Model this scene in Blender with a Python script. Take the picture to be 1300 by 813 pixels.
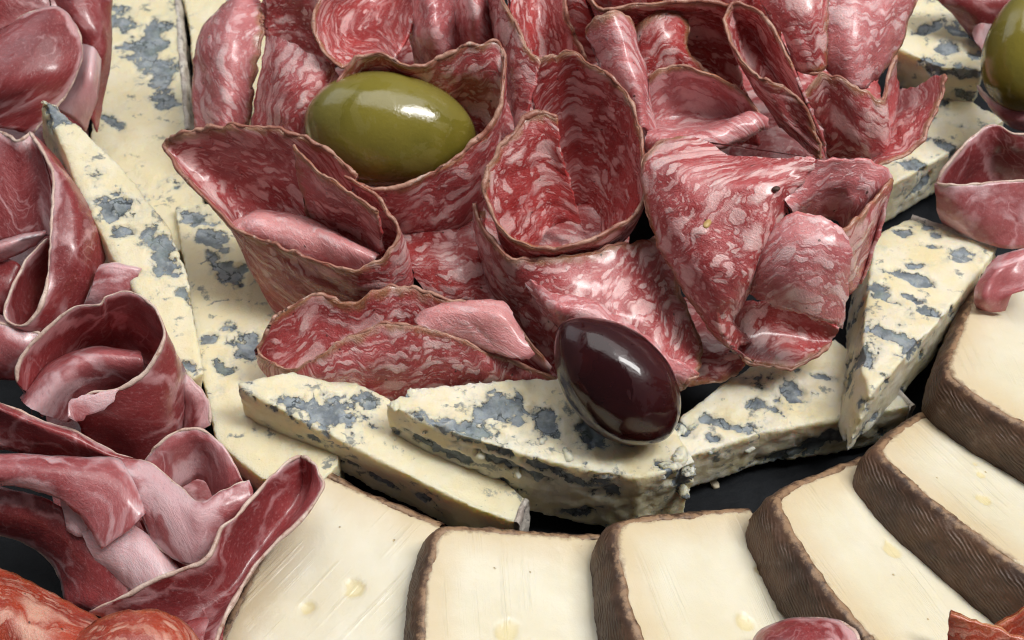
import bpy, math, random
import numpy as np
from mathutils import Vector, Matrix
from mathutils.bvhtree import BVHTree

random.seed(7)
rng = np.random.default_rng(11)
scene = bpy.context.scene
for o in list(bpy.data.objects):
    bpy.data.objects.remove(o)
COL = scene.collection
S = 0.01                                   # everything is modelled in centimetres

# ------------------------------------------------------------------ camera
ELEV = math.radians(50)
DIST = 30.0
TGT = np.array([0.0, 0.0, 2.0])
HFOV = math.radians(36.5)
CB = np.array([0.0, -math.cos(ELEV), math.sin(ELEV)])     # towards the camera
CU = np.array([0.0, math.sin(ELEV), math.cos(ELEV)])
CR = np.array([1.0, 0.0, 0.0])
CPOS = TGT + CB * DIST
cam = bpy.data.cameras.new('camera')
cam.sensor_fit = 'HORIZONTAL'
cam.angle = HFOV
cam.clip_start = 0.01
cam.clip_end = 50
cam.dof.use_dof = True
cam.dof.focus_distance = 27.0 * S
cam.dof.aperture_fstop = 40.0
camo = bpy.data.objects.new('camera', cam)
COL.objects.link(camo)
camo.location = Vector(CPOS * S)
camo.rotation_euler = (math.pi / 2 - ELEV, 0, 0)
scene.camera = camo

# ------------------------------------------------------------------ world, lamps, exposure
world = bpy.data.worlds.new("World")
scene.world = world
world.use_nodes = True
bg = world.node_tree.nodes['Background']
bg.inputs[0].default_value = (0.95, 0.95, 0.97, 1)
bg.inputs[1].default_value = 0.10


def area(name, loc, target, sx, sy, power, color, roll=0.0):
    l = bpy.data.lights.new(name, 'AREA')
    l.shape = 'RECTANGLE'
    l.size, l.size_y = sx, sy
    l.energy = power
    l.color = color
    o = bpy.data.objects.new(name, l)
    COL.objects.link(o)
    o.location = loc
    d = Vector(target) - Vector(loc)
    o.rotation_euler = (d.to_track_quat('-Z', 'Y').to_matrix() @ Matrix.Rotation(roll, 3, 'Z')).to_euler()
    return o


area('ceiling_panel', (0.55, -0.04, 0.90), (0, 0.02, 0.02), 0.16, 0.55, 9.5, (1.0, 0.985, 0.96))
area('ceiling_glow', (0.10, 0.35, 1.30), (0, 0, 0.02), 1.3, 0.9, 11.2, (1.0, 0.985, 0.965))
area('left_fill', (-0.9, 0.75, 0.85), (0, 0, 0.02), 0.9, 0.7, 3.0, (0.90, 0.95, 1.0))  # soft cool fill added from the back left, no known window behind it
scene.view_settings.view_transform = 'Standard'
scene.view_settings.look = 'None'
scene.view_settings.exposure = -0.12
scene.view_settings.gamma = 1.0
scene.cycles.use_denoising = True
scene.cycles.filter_width = 1.1
scene.cycles.max_bounces = 5
scene.cycles.diffuse_bounces = 3
scene.cycles.glossy_bounces = 2
scene.cycles.use_adaptive_sampling = True
scene.cycles.adaptive_threshold = 0.02
scene.cycles.sample_clamp_indirect = 4


# ------------------------------------------------------------------ picture point -> place on a level at height z
F = 650.0 / math.tan(HFOV / 2)


def ray(px, py):
    d = CR * ((px - 650.0) / F) + CU * ((406.5 - py) / F) - CB
    return d / np.linalg.norm(d)


def P(px, py, z):
    d = ray(px, py)
    t = (z - CPOS[2]) / d[2]
    return CPOS + d * t


# ------------------------------------------------------------------ numpy noise
_perm = rng.permutation(512)


def _hash(ix, iy, iz):
    return _perm[(_perm[(_perm[ix & 511] + iy) & 511] + iz) & 511]


_grad = rng.normal(size=(512, 3))
_grad /= np.linalg.norm(_grad, axis=1)[:, None]


def noise3(p):
    p = np.asarray(p, float)
    i = np.floor(p).astype(int)
    f = p - i
    w = f * f * f * (f * (f * 6 - 15) + 10)
    r = 0
    for dx in (0, 1):
        for dy in (0, 1):
            for dz in (0, 1):
                g = _grad[_hash(i[..., 0] + dx, i[..., 1] + dy, i[..., 2] + dz)]
                d = f - np.array([dx, dy, dz])
                v = (g * d).sum(-1)
                ww = (w[..., 0] if dx else 1 - w[..., 0]) * (w[..., 1] if dy else 1 - w[..., 1]) * (w[..., 2] if dz else 1 - w[..., 2])
                r = r + v * ww
    return r * 1.6


def fbm(p, oct=3):
    a, s, r = 1.0, 1.0, 0
    for k in range(oct):
        r = r + a * noise3(np.asarray(p) * s + 17.3 * k)
        a *= 0.5
        s *= 2.03
    return r


# ------------------------------------------------------------------ materials
class G:
    def __init__(self, name):
        self.m = bpy.data.materials.new(name)
        self.m.use_nodes = True
        self.nt = self.m.node_tree
        self.b = self.nt.nodes['Principled BSDF']

    def n(self, t, ins=None, **kw):
        x = self.nt.nodes.new('ShaderNode' + t)
        for k, v in kw.items():
            setattr(x, k, v)
        for k, v in (ins or {}).items():
            self.link(v, x.inputs[k])
        return x

    def link(self, v, sock):
        if hasattr(v, 'is_linked') or isinstance(v, bpy.types.NodeSocket):
            self.nt.links.new(v, sock)
        else:
            if isinstance(v, (tuple, list)) and len(v) == 3 and sock.type == 'RGBA':
                v = (*v, 1)
            sock.default_value = v

    def math(self, op, a, b=0.0, c=0.0, clamp=False):
        x = self.n('Math', operation=op, use_clamp=clamp)
        self.link(a, x.inputs[0])
        self.link(b, x.inputs[1])
        self.link(c, x.inputs[2])
        return x.outputs[0]

    def vmath(self, op, a, b=(0, 0, 0), scale=None):
        x = self.n('VectorMath', operation=op)
        self.link(a, x.inputs[0])
        self.link(b, x.inputs[1])
        if scale is not None:
            self.link(scale, x.inputs['Scale'])
        return x.outputs[0]

    def ss(self, v, a, b, lo=0.0, hi=1.0):
        x = self.n('MapRange', interpolation_type='SMOOTHSTEP')
        for k, q in zip((0, 1, 2, 3, 4), (v, a, b, lo, hi)):
            self.link(q, x.inputs[k])
        return x.outputs[0]

    def noise(self, vec, scale, detail=3, rough=0.55, dim='3D', dist=0.0):
        x = self.n('TexNoise', {'Vector': vec, 'Scale': scale, 'Detail': detail, 'Roughness': rough, 'Distortion': dist}, noise_dimensions=dim)
        return x.outputs['Fac'], x.outputs['Color']

    def voro(self, vec, scale, dim='2D', feature='F1', rnd=1.0):
        x = self.n('TexVoronoi', {'Vector': vec, 'Scale': scale, 'Randomness': rnd}, voronoi_dimensions=dim, feature=feature)
        return x

    def mix(self, f, a, b, mode='MIX'):
        x = self.n('Mix', data_type='RGBA', blend_type=mode)
        self.link(f, x.inputs[0])
        self.link(a, x.inputs[6])
        self.link(b, x.inputs[7])
        return x.outputs[2]

    def attr(self, name):
        return self.n('Attribute', attribute_name=name)

    def uv(self):
        return self.n('UVMap').outputs[0]

    def obj_cm(self):
        t = self.n('TexCoord').outputs['Object']
        return self.vmath('SCALE', t, scale=100.0)

    def bump(self, h, dist, strength=1.0):
        x = self.n('Bump', {'Height': h, 'Distance': dist * S, 'Strength': strength})
        self.link(x.outputs[0], self.b.inputs['Normal'])
        return x

    def set(self, **kw):
        for k, v in kw.items():
            self.link(v, self.b.inputs[k.replace('_', ' ')])


def stretch(g, v, x, y):
    return g.vmath('MULTIPLY', v, (x, y, 1))


def salami_mat(name, lean, lean2, fat, dens=1.0, tint=(0.34, 0.16, 0.07), fatscale=1.0):
    g = G(name)
    uv = g.uv()
    w1 = g.vmath('SUBTRACT', g.noise(uv, 0.55, 2)[1], (0.5, 0.5, 0.5))
    w2 = g.vmath('SUBTRACT', g.noise(uv, 2.2, 2)[1], (0.5, 0.5, 0.5))
    w3 = g.vmath('SUBTRACT', g.noise(uv, 7.0, 2)[1], (0.5, 0.5, 0.5))
    p = g.vmath('ADD', uv, g.vmath('SCALE', w1, scale=1.3))
    p = g.vmath('ADD', p, g.vmath('SCALE', w2, scale=0.26))
    p = g.vmath('ADD', p, g.vmath('SCALE', w3, scale=0.10))

    def blobs(vec, scale, r0, r1, soft):
        v = g.voro(vec, scale)
        sep = g.n('SeparateColor', {0: v.outputs['Color']})
        r = g.math('MULTIPLY_ADD', g.math('POWER', sep.outputs[0], 0.8), r1, r0)
        d = g.math('SUBTRACT', r, v.outputs['Distance'])
        return g.ss(d, -soft, soft)
    m1 = blobs(stretch(g, p, 1.0, 2.5), 1.15 * fatscale, -0.18 * dens, 0.62 * dens, 0.10)
    m2 = blobs(stretch(g, p, 1.0, 2.3), 2.5 * fatscale, -0.20 * dens, 0.62 * dens, 0.075)
    m3 = blobs(stretch(g, p, 1.2, 1.9), 6.0 * fatscale, -0.22, 0.58, 0.05)
    st = g.noise(stretch(g, p, 0.9, 4.2), 1.6, 5, 0.62)[0]
    streak = g.ss(st, 0.50, 0.66)
    fine = g.noise(stretch(g, p, 2.5, 8), 3.0, 4, 0.6)[0]
    fat_f = g.math('MAXIMUM', m1, g.math('MULTIPLY', m2, 0.92))
    fat_f = g.math('MAXIMUM', fat_f, g.math('MULTIPLY', m3, 0.55))
    fat_f = g.math('MAXIMUM', fat_f, g.math('MULTIPLY', streak, 0.60))
    fat_f = g.math('MULTIPLY', fat_f, g.ss(fine, 0.25, 0.55, 0.72, 1.0))
    ln = g.mix(g.ss(g.noise(p, 1.3, 4)[0], 0.38, 0.66), lean, lean2)
    fc = g.mix(g.ss(g.noise(p, 1.9, 3)[0], 0.35, 0.7), fat, (fat[0] * 0.86, fat[1] * 0.66, fat[2] * 0.68))
    c = g.mix(fat_f, ln, fc)
    # dried brown margin by the casing
    e = g.attr('edge').outputs['Fac']
    ew = g.math('ADD', e, g.math('MULTIPLY', g.math('SUBTRACT', g.noise(uv, 2.4, 3)[0], 0.5), 0.55))
    em = g.ss(ew, -0.02, 0.20, 0.85, 0.0)
    c = g.mix(em, c, tint)
    gr = g.noise(uv, 15.0, 4, 0.7)[0]
    c = g.mix(g.ss(gr, 0.50, 0.72, 0.0, 0.30), c, (0.68, 0.36, 0.35))
    c = g.mix(g.ss(gr, 0.46, 0.28, 0.0, 0.38), c, tuple(x * 0.62 for x in lean2))
    # peppercorn specks
    pv = g.voro(uv, 1.6)
    ps = g.n('SeparateColor', {0: pv.outputs['Color']})
    speck = g.math('MULTIPLY', g.ss(g.math('ADD', pv.outputs['Distance'], g.math('MULTIPLY', g.noise(uv, 14, 2)[0], 0.08)), 0.085, 0.06),
                   g.math('GREATER_THAN', ps.outputs[1], 0.72))
    c = g.mix(g.math('MULTIPLY', speck, 0.85), c, (0.05, 0.022, 0.015))
    rough = g.ss(g.noise(uv, 3.0, 4)[0], 0.35, 0.7, 0.24, 0.50)
    h = g.math('ADD', g.math('MULTIPLY', fat_f, 0.28), g.math('MULTIPLY', g.noise(uv, 9.0, 5, 0.65)[0], 0.7))
    h = g.math('ADD', h, g.math('MULTIPLY', g.noise(stretch(g, p, 1.5, 5), 3.0, 3)[0], 0.35))
    h = g.math('ADD', h, g.math('MULTIPLY', g.noise(uv, 26.0, 3, 0.6)[0], 0.55))
    g.bump(h, 0.032, 0.85)
    g.set(Base_Color=c, Roughness=rough, Subsurface_Weight=0.45, Subsurface_Radius=(1.0, 0.38, 0.30), Subsurface_Scale=0.0013,
          Specular_IOR_Level=0.5, Coat_Weight=0.6, Coat_Roughness=0.20)
    return g.m


def ham_mat(name, lean, lean2, fat, veins=0.7, fatamt=0.0):
    g = G(name)
    uv = g.uv()
    w1 = g.vmath('SUBTRACT', g.noise(uv, 0.5, 3)[1], (0.5, 0.5, 0.5))
    w2 = g.vmath('SUBTRACT', g.noise(uv, 2.0, 3)[1], (0.5, 0.5, 0.5))
    p = g.vmath('ADD', uv, g.vmath('SCALE', w1, scale=1.3))
    p = g.vmath('ADD', p, g.vmath('SCALE', w2, scale=0.55))
    vo = g.voro(stretch(g, p, 1.0, 1.5), 0.75, feature='DISTANCE_TO_EDGE').outputs['Distance']
    vo2 = g.voro(stretch(g, p, 1.3, 1.0), 2.2, feature='DISTANCE_TO_EDGE').outputs['Distance']
    msk = g.ss(g.noise(uv, 0.6, 3)[0], 0.40, 0.60)
    wid = g.ss(g.noise(uv, 1.1, 3)[0], 0.3, 0.75, 0.01, 0.15)
    v1 = g.math('MULTIPLY', g.ss(g.math('SUBTRACT', g.math('ADD', wid, g.math('MULTIPLY', g.math('SUBTRACT', g.noise(uv, 5, 4, 0.6)[0], 0.5), 0.20)), vo), -0.05, 0.08), msk)
    v2 = g.math('MULTIPLY', g.ss(vo2, 0.10, 0.0), g.ss(g.noise(uv, 0.9, 3)[0], 0.52, 0.68))
    big = g.ss(g.math('ADD', g.noise(p, 0.38, 4, 0.5)[0], fatamt), 0.60, 0.67)
    f = g.math('MAXIMUM', g.math('MULTIPLY', v1, veins), g.math('MULTIPLY', v2, veins * 0.6))
    f = g.math('MAXIMUM', f, g.math('MULTIPLY', big, 0.95))
    e = g.attr('edge').outputs['Fac']
    ew = g.math('ADD', e, g.math('MULTIPLY', g.math('SUBTRACT', g.noise(uv, 0.8, 3)[0], 0.5), 1.5))
    f = g.math('MAXIMUM', f, g.ss(ew, -0.02, 0.16, 0.9, 0.0))
    ln = g.mix(g.ss(g.noise(p, 0.7, 4)[0], 0.35, 0.68), lean, lean2)
    fib = g.noise(stretch(g, p, 1.0, 9), 1.4, 4, 0.6)[0]
    ln = g.mix(g.ss(fib, 0.42, 0.72, 0, 0.55), ln, (lean2[0] * 1.35, lean2[1] * 1.6, lean2[2] * 1.55))
    fc = g.mix(g.noise(p, 1.8, 3)[0], fat, (fat[0] * 0.92, fat[1] * 0.72, fat[2] * 0.76))
    sp_ = g.noise(uv, 13.0, 4, 0.7)[0]
    c = g.mix(f, ln, fc)
    c = g.mix(g.ss(sp_, 0.52, 0.74, 0.0, 0.30), c, fat)
    c = g.mix(g.ss(sp_, 0.46, 0.28, 0.0, 0.35), c, tuple(x * 0.6 for x in lean2))
    rough = g.ss(g.noise(uv, 2.2, 4)[0], 0.35, 0.7, 0.28, 0.50)
    h = g.math('ADD', g.math('MULTIPLY', g.noise(uv, 10.0, 5, 0.65)[0], 0.6), g.math('MULTIPLY', fib, 0.5))
    h = g.math('ADD', h, g.math('MULTIPLY', g.noise(uv, 28.0, 3, 0.6)[0], 0.3))
    g.bump(h, 0.03, 0.7)
    g.set(Base_Color=c, Roughness=rough, Subsurface_Weight=0.55, Subsurface_Radius=(1.0, 0.38, 0.32), Subsurface_Scale=0.0016,
          Coat_Weight=0.6, Coat_Roughness=0.20)
    return g.m


def rim_mat(name, c1, c2, c3, sc=4.0):
    g = G(name)
    v = g.obj_cm()
    a = g.noise(v, sc, 4, 0.6)[0]
    b = g.noise(v, sc * 2.3, 3, 0.6)[0]
    c = g.mix(g.ss(a, 0.4, 0.6), c1, c2)
    c = g.mix(g.ss(b, 0.55, 0.7), c, c3)
    c = g.mix(g.ss(g.noise(v, 1.9, 5, 0.65)[0], 0.62, 0.70, 0.0, 0.8), c, (0.66, 0.52, 0.44))
    g.bump(g.noise(v, 9, 4, 0.7)[0], 0.03, 0.8)
    g.set(Base_Color=c, Roughness=0.4, Coat_Weight=0.15, Coat_Roughness=0.3)
    return g.m


def blue_mat(name, cream, cream2):
    g = G(name)
    v = g.obj_cm()
    m = g.attr('mold').outputs['Fac']
    fine = g.noise(v, 4.5, 8, 0.72)[0]
    mid = g.noise(v, 2.2, 4, 0.6)[0]
    mm = g.math('ADD', m, g.math('MULTIPLY', g.math('SUBTRACT', fine, 0.5), 1.15))
    mm = g.math('ADD', mm, g.math('MULTIPLY', g.math('SUBTRACT', g.noise(v, 11.0, 5, 0.7)[0], 0.5), 0.45))
    rp_ = g.vmath('ADD', v, g.vmath('SCALE', g.vmath('SUBTRACT', g.noise(v, 1.8, 4, 0.6)[1], (0.5, 0.5, 0.5)), scale=0.6))
    rid = g.math('SUBTRACT', 1.0, g.math('MULTIPLY', g.math('ABSOLUTE', g.math('SUBTRACT', g.noise(rp_, 2.0, 3, 0.55)[0], 0.5)), 9.0))
    rid = g.math('MAXIMUM', rid, -0.8)
    mm = g.math('ADD', mm, g.math('MULTIPLY_ADD', rid, 0.34, -0.30))
    core = g.ss(mm, -0.05, 0.13)
    halo = g.ss(mm, -0.48, 0.06)
    cr = g.mix(g.ss(mid, 0.35, 0.68), cream, cream2)
    cr = g.mix(g.ss(g.noise(v, 0.5, 2)[0], 0.45, 0.65, 0.0, 0.55), cr, (cream2[0] * 0.98, cream2[1] * 0.95, cream2[2] * 0.80))
    cr = g.mix(g.math('MULTIPLY', halo, 0.42), cr, (0.45, 0.48, 0.45))
    # thin dark veins wandering through the paste
    vp = g.vmath('ADD', v, g.vmath('SCALE', g.vmath('SUBTRACT', g.noise(v, 2.2, 4, 0.6)[1], (0.5, 0.5, 0.5)), scale=0.7))
    vn = g.noise(g.vmath('MULTIPLY', vp, (0.7, 1.2, 1.2)), 1.3, 2, 0.5)[0]
    vein = g.ss(g.math('ABSOLUTE', g.math('SUBTRACT', vn, 0.5)), 0.050, 0.010)
    vein = g.math('MULTIPLY', vein, g.ss(g.noise(v, 1.7, 6, 0.7)[0], 0.53, 0.62))
    cr = g.mix(g.math('MULTIPLY', vein, 0.80), cr, (0.13, 0.16, 0.17))
    # small loose flecks
    fl = g.noise(g.vmath('MULTIPLY', v, (1, 1.5, 1.5)), 3.6, 5, 0.7)[0]
    cr = g.mix(g.ss(fl, 0.685, 0.74, 0, 0.85), cr, (0.12, 0.145, 0.15))
    bl = g.mix(g.ss(g.noise(v, 3.2, 5, 0.65)[0], 0.36, 0.62), (0.155, 0.180, 0.200), (0.310, 0.345, 0.365))
    rimd = g.ss(g.math('ABSOLUTE', g.math('SUBTRACT', mm, 0.09)), 0.09, 0.02)
    rimd = g.math('MULTIPLY', rimd, g.ss(g.noise(v, 2.6, 3)[0], 0.44, 0.60))
    bl = g.mix(g.math('MULTIPLY', rimd, 0.9), bl, (0.03, 0.042, 0.05))
    dark = g.ss(g.noise(v, 2.0, 5, 0.7)[0], 0.56, 0.70)
    bl = g.mix(g.math('MULTIPLY', dark, 0.8), bl, (0.032, 0.045, 0.052))
    ck = g.voro(g.vmath('ADD', v, g.vmath('SCALE', g.vmath('SUBTRACT', g.noise(v, 4, 4, 0.6)[1], (0.5, 0.5, 0.5)), scale=0.35)), 2.4, dim='3D', feature='DISTANCE_TO_EDGE').outputs['Distance']
    ck = g.math('MULTIPLY', g.ss(ck, 0.05, 0.015), g.ss(g.noise(v, 1.7, 3)[0], 0.45, 0.6))
    bl = g.mix(g.math('MULTIPLY', ck, 0.85), bl, (0.025, 0.035, 0.04))
    bl = g.mix(g.ss(g.noise(v, 6.5, 5, 0.7)[0], 0.60, 0.72, 0, 0.7), bl, (0.52, 0.52, 0.47))
    bl = g.mix(g.ss(g.noise(v, 1.4, 4, 0.6)[0], 0.50, 0.66, 0.0, 0.45), bl, (0.20, 0.25, 0.22))
    c = g.mix(core, cr, bl)
    rough = g.ss(core, 0, 1, 0.36, 0.72)
    h = g.math('ADD', g.math('MULTIPLY', g.noise(v, 6, 6, 0.7)[0], 0.9), g.math('MULTIPLY', core, -0.75))
    h = g.math('ADD', h, g.math('MULTIPLY', g.noise(v, 22, 3, 0.6)[0], 0.25))
    g.bump(h, 0.04, 0.8)
    g.set(Base_Color=c, Roughness=rough, Subsurface_Weight=0.6, Subsurface_Radius=(1.0, 0.72, 0.36), Subsurface_Scale=0.0035)
    return g.m


def paste_mat():
    g = G('smoked_cheese_paste')
    v = g.obj_cm()
    uv = g.uv()                                    # x across the knife strokes, y along, in cm
    e = g.attr('edge').outputs['Fac']
    c = g.mix(g.ss(g.noise(v, 0.55, 3)[0], 0.35, 0.65), (0.72, 0.655, 0.485), (0.76, 0.715, 0.575))
    en = g.math('ADD', e, g.math('MULTIPLY', g.math('SUBTRACT', g.noise(v, 5, 5, 0.7)[0], 0.5), 0.26))
    c = g.mix(g.ss(en, 0.02, 0.95, 0.65, 0.0), c, (0.62, 0.47, 0.27))
    c = g.mix(g.ss(en, 0.0, 0.13, 0.9, 0.0), c, (0.20, 0.105, 0.055))
    lines = g.noise(stretch(g, uv, 5.5, 0.10), 1.0, 5, 0.6)[0]
    fade = g.ss(g.noise(uv, 0.7, 3)[0], 0.42, 0.66)
    vo = g.voro(v, 1.9, dim='3D')
    sp = g.n('SeparateColor', {0: vo.outputs['Color']})
    hole = g.math('MULTIPLY', g.ss(g.math('ADD', vo.outputs['Distance'], g.math('MULTIPLY', g.noise(v, 16, 2)[0], 0.1)), 0.10, 0.07),
                  g.math('GREATER_THAN', sp.outputs[0], 0.35))
    c = g.mix(g.math('MULTIPLY', hole, 0.7), c, (0.46, 0.31, 0.10))
    pit = g.ss(g.attr('mold').outputs['Fac'], 0.0, 0.4)
    c = g.mix(g.math('MULTIPLY', pit, 0.55), c, (0.72, 0.60, 0.27))
    h = g.math('MULTIPLY', g.math('MULTIPLY', g.ss(lines, 0.48, 0.74), fade), 0.95)
    h = g.math('ADD', h, g.math('MULTIPLY', g.noise(v, 9, 5, 0.65)[0], 0.32))
    h = g.math('SUBTRACT', h, hole)
    g.bump(h, 0.028, 0.8)
    g.set(Base_Color=c, Roughness=g.ss(g.noise(v, 1.5, 4)[0], 0.35, 0.65, 0.28, 0.45), Subsurface_Weight=0.3, Subsurface_Radius=(1.0, 0.8, 0.45), Subsurface_Scale=0.0025,
          Coat_Weight=0.12, Coat_Roughness=0.3)
    return g.m


def smoked_rind_mat():
    g = G('smoked_cheese_rind')
    uv = g.uv()
    v = g.obj_cm()
    q = g.vmath('ADD', uv, g.vmath('SCALE', g.vmath('SUBTRACT', g.noise(uv, 1.2, 3)[1], (0.5, 0.5, 0.5)), scale=0.035))
    sx = g.n('SeparateXYZ', {0: q})
    ph = g.math('ADD', g.math('MULTIPLY', sx.outputs[0], 0.42), g.math('MULTIPLY', sx.outputs[1], 1.0))
    rib = g.math('SINE', g.math('MULTIPLY', ph, 2 * math.pi * 14.0))
    rib = g.math('MULTIPLY_ADD', rib, 0.5, 0.5)
    rib = g.math('MULTIPLY', rib, g.ss(g.noise(uv, 2.5, 3)[0], 0.3, 0.6, 0.25, 1.0))
    rib = g.math('MULTIPLY', rib, g.ss(g.attr('edge').outputs['Fac'], 0.12, 0.30))
    c = g.mix(g.ss(g.noise(v, 1.6, 5, 0.65)[0], 0.35, 0.66), (0.050, 0.024, 0.014), (0.120, 0.060, 0.034))
    c = g.mix(g.math('MULTIPLY', rib, 0.30), c, (0.175, 0.115, 0.080))
    c = g.mix(g.ss(g.noise(v, 3.4, 6, 0.72)[0], 0.54, 0.72, 0.0, 0.40), c, (0.26, 0.205, 0.165))
    c = g.mix(g.ss(g.noise(v, 1.1, 3)[0], 0.55, 0.68, 0.0, 0.5), c, (0.040, 0.020, 0.013))
    top = g.attr('edge').outputs['Fac']
    tn = g.math('ADD', top, g.math('MULTIPLY', g.math('SUBTRACT', g.noise(v, 6, 5, 0.7)[0], 0.5), 0.35))
    c = g.mix(g.ss(tn, 0.02, 0.11, 0.70, 0.0), c, (0.40, 0.25, 0.14))
    g.bump(g.math('ADD', rib, g.math('MULTIPLY', g.noise(v, 8, 5, 0.7)[0], 0.7)), 0.020, 0.85)
    g.set(Base_Color=c, Roughness=0.5)
    return g.m


def blue_rind_mat():
    g = G('blue_cheese_rind')
    v = g.obj_cm()
    a = g.noise(v, 2.6, 6, 0.7)[0]
    c = g.mix(g.ss(a, 0.38, 0.55), (0.50, 0.42, 0.37), (0.76, 0.70, 0.62))
    c = g.mix(g.ss(g.noise(v, 4.2, 5, 0.7)[0], 0.55, 0.68), c, (0.15, 0.15, 0.16))
    g.bump(g.noise(v, 7, 6, 0.75)[0], 0.10, 1.0)
    g.set(Base_Color=c, Roughness=0.6)
    return g.m


def olive_mat(name, c1, c2, spot, bruise, coat=0.35, spec=0.5):
    g = G(name)
    v = g.obj_cm()
    a = g.noise(v, 0.7, 3)[0]
    c = g.mix(g.ss(a, 0.35, 0.65), c1, c2)
    c = g.mix(g.ss(g.noise(v, 9, 4, 0.6)[0], 0.60, 0.75, 0, 0.35), c, spot)
    film = g.ss(g.noise(g.vmath('ADD', v, (3, 1, 7)), 0.75, 5, 0.6, dist=0.6)[0], 0.50, 0.515)
    c = g.mix(g.math('MULTIPLY', film, bruise[3]), c, bruise[:3])
    g.bump(g.math('ADD', g.math('MULTIPLY', g.noise(v, 1.8, 4, 0.55)[0], 2.2), g.math('MULTIPLY', g.noise(v, 12, 4, 0.65)[0], 0.4)), 0.03, 0.32)
    g.set(Base_Color=c, Roughness=g.ss(film, 0, 1, 0.15, 0.26), Subsurface_Weight=0.12, Subsurface_Radius=(1.0, 0.8, 0.2), Subsurface_Scale=0.003,
          Coat_Weight=coat, Coat_Roughness=0.035, Specular_IOR_Level=spec)
    return g.m


def slate_mat():
    g = G('slate')
    v = g.obj_cm()
    c = g.mix(g.ss(g.noise(v, 0.8, 6, 0.65)[0], 0.35, 0.7), (0.004, 0.005, 0.007), (0.010, 0.012, 0.015))
    g.bump(g.noise(v, 3.0, 7, 0.7)[0], 0.05, 0.6)
    g.set(Base_Color=c, Roughness=0.6, Specular_IOR_Level=0.18)
    return g.m


def plain_mat(name, c, r=0.5, sc=6.0):
    g = G(name)
    v = g.obj_cm()
    k = g.mix(g.noise(v, sc, 4, 0.6)[0], tuple(x * 0.6 for x in c), tuple(min(1, x * 1.35) for x in c))
    g.bump(g.noise(v, sc * 2, 4)[0], 0.03, 0.6)
    g.set(Base_Color=k, Roughness=r)
    return g.m


M = {}
M['sal'] = salami_mat('salami_meat', (0.47, 0.085, 0.088), (0.345, 0.044, 0.046), (0.81, 0.54, 0.52))
M['sal_red'] = salami_mat('salami_meat_red', (0.46, 0.058, 0.056), (0.325, 0.030, 0.031), (0.80, 0.52, 0.50), dens=0.95)
M['sal_pale'] = salami_mat('salami_meat_pale', (0.58, 0.19, 0.195), (0.46, 0.12, 0.128), (0.80, 0.54, 0.54), dens=1.0)
M['sal_pink'] = salami_mat('salami_meat_pink', (0.68, 0.29, 0.285), (0.58, 0.21, 0.215), (0.78, 0.50, 0.50), dens=0.6, tint=(0.5, 0.25, 0.2))
M['sal_rim'] = rim_mat('salami_casing', (0.30, 0.105, 0.070), (0.46, 0.25, 0.18), (0.13, 0.045, 0.030), 2.4)
M['ham'] = ham_mat('ham_meat', (0.30, 0.049, 0.052), (0.20, 0.027, 0.030), (0.68, 0.44, 0.44), veins=0.75)
M['ham_pale'] = ham_mat('ham_meat_pale', (0.42, 0.125, 0.132), (0.31, 0.072, 0.078), (0.72, 0.50, 0.51), veins=1.0, fatamt=0.05)
M['ham_fat'] = ham_mat('ham_fat', (0.62, 0.36, 0.37), (0.52, 0.25, 0.26), (0.74, 0.54, 0.55), fatamt=0.10)
M['ham_rim'] = rim_mat('ham_edge_fat', (0.68, 0.52, 0.44), (0.56, 0.38, 0.31), (0.40, 0.22, 0.16), 3.0)
M['chorizo'] = salami_mat('chorizo_meat', (0.43, 0.062, 0.026), (0.30, 0.032, 0.016), (0.70, 0.38, 0.28), dens=0.80, tint=(0.40, 0.09, 0.03), fatscale=0.55)
M['chorizo_rim'] = rim_mat('chorizo_casing', (0.36, 0.10, 0.03), (0.50, 0.20, 0.08), (0.20, 0.05, 0.02))
M['blue'] = blue_mat('blue_cheese_paste', (0.77, 0.68, 0.45), (0.79, 0.725, 0.54))
M['blue_white'] = blue_mat('blue_cheese_paste_white', (0.80, 0.74, 0.585), (0.77, 0.68, 0.45))
M['blue_rind'] = blue_rind_mat()
M['paste'] = paste_mat()
M['rind'] = smoked_rind_mat()
M['olive_g'] = olive_mat('green_olive_skin', (0.205, 0.170, 0.026), (0.150, 0.128, 0.017), (0.27, 0.22, 0.05), (0.225, 0.190, 0.045, 0.6))
M['olive_d'] = olive_mat('dark_olive_skin', (0.020, 0.003, 0.004), (0.042, 0.006, 0.006), (0.035, 0.008, 0.008), (0.045, 0.016, 0.018, 0.5), 0.40, 0.25)
M['slate'] = slate_mat()
M['seed'] = plain_mat('seed', (0.50, 0.33, 0.12), 0.4)
M['pepper'] = plain_mat('peppercorn', (0.06, 0.028, 0.018), 0.6)
M['crumb'] = plain_mat('cheese_crumb', (0.66, 0.58, 0.42), 0.6)
M['herb'] = plain_mat('herb', (0.06, 0.14, 0.025), 0.5)


# ------------------------------------------------------------------ object helpers
def tag(o, label, cat, group=None, kind=None):
    if label:
        o['label'] = label
    if cat:
        o['category'] = cat
    if group:
        o['group'] = group
    if kind:
        o['kind'] = kind
    return o


def empty(name, loc_cm, label, cat, group=None):
    o = bpy.data.objects.new(name, None)
    o.empty_display_size = 0.01
    COL.objects.link(o)
    o.location = Vector(np.asarray(loc_cm) * S)
    return tag(o, label, cat, group)


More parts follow.
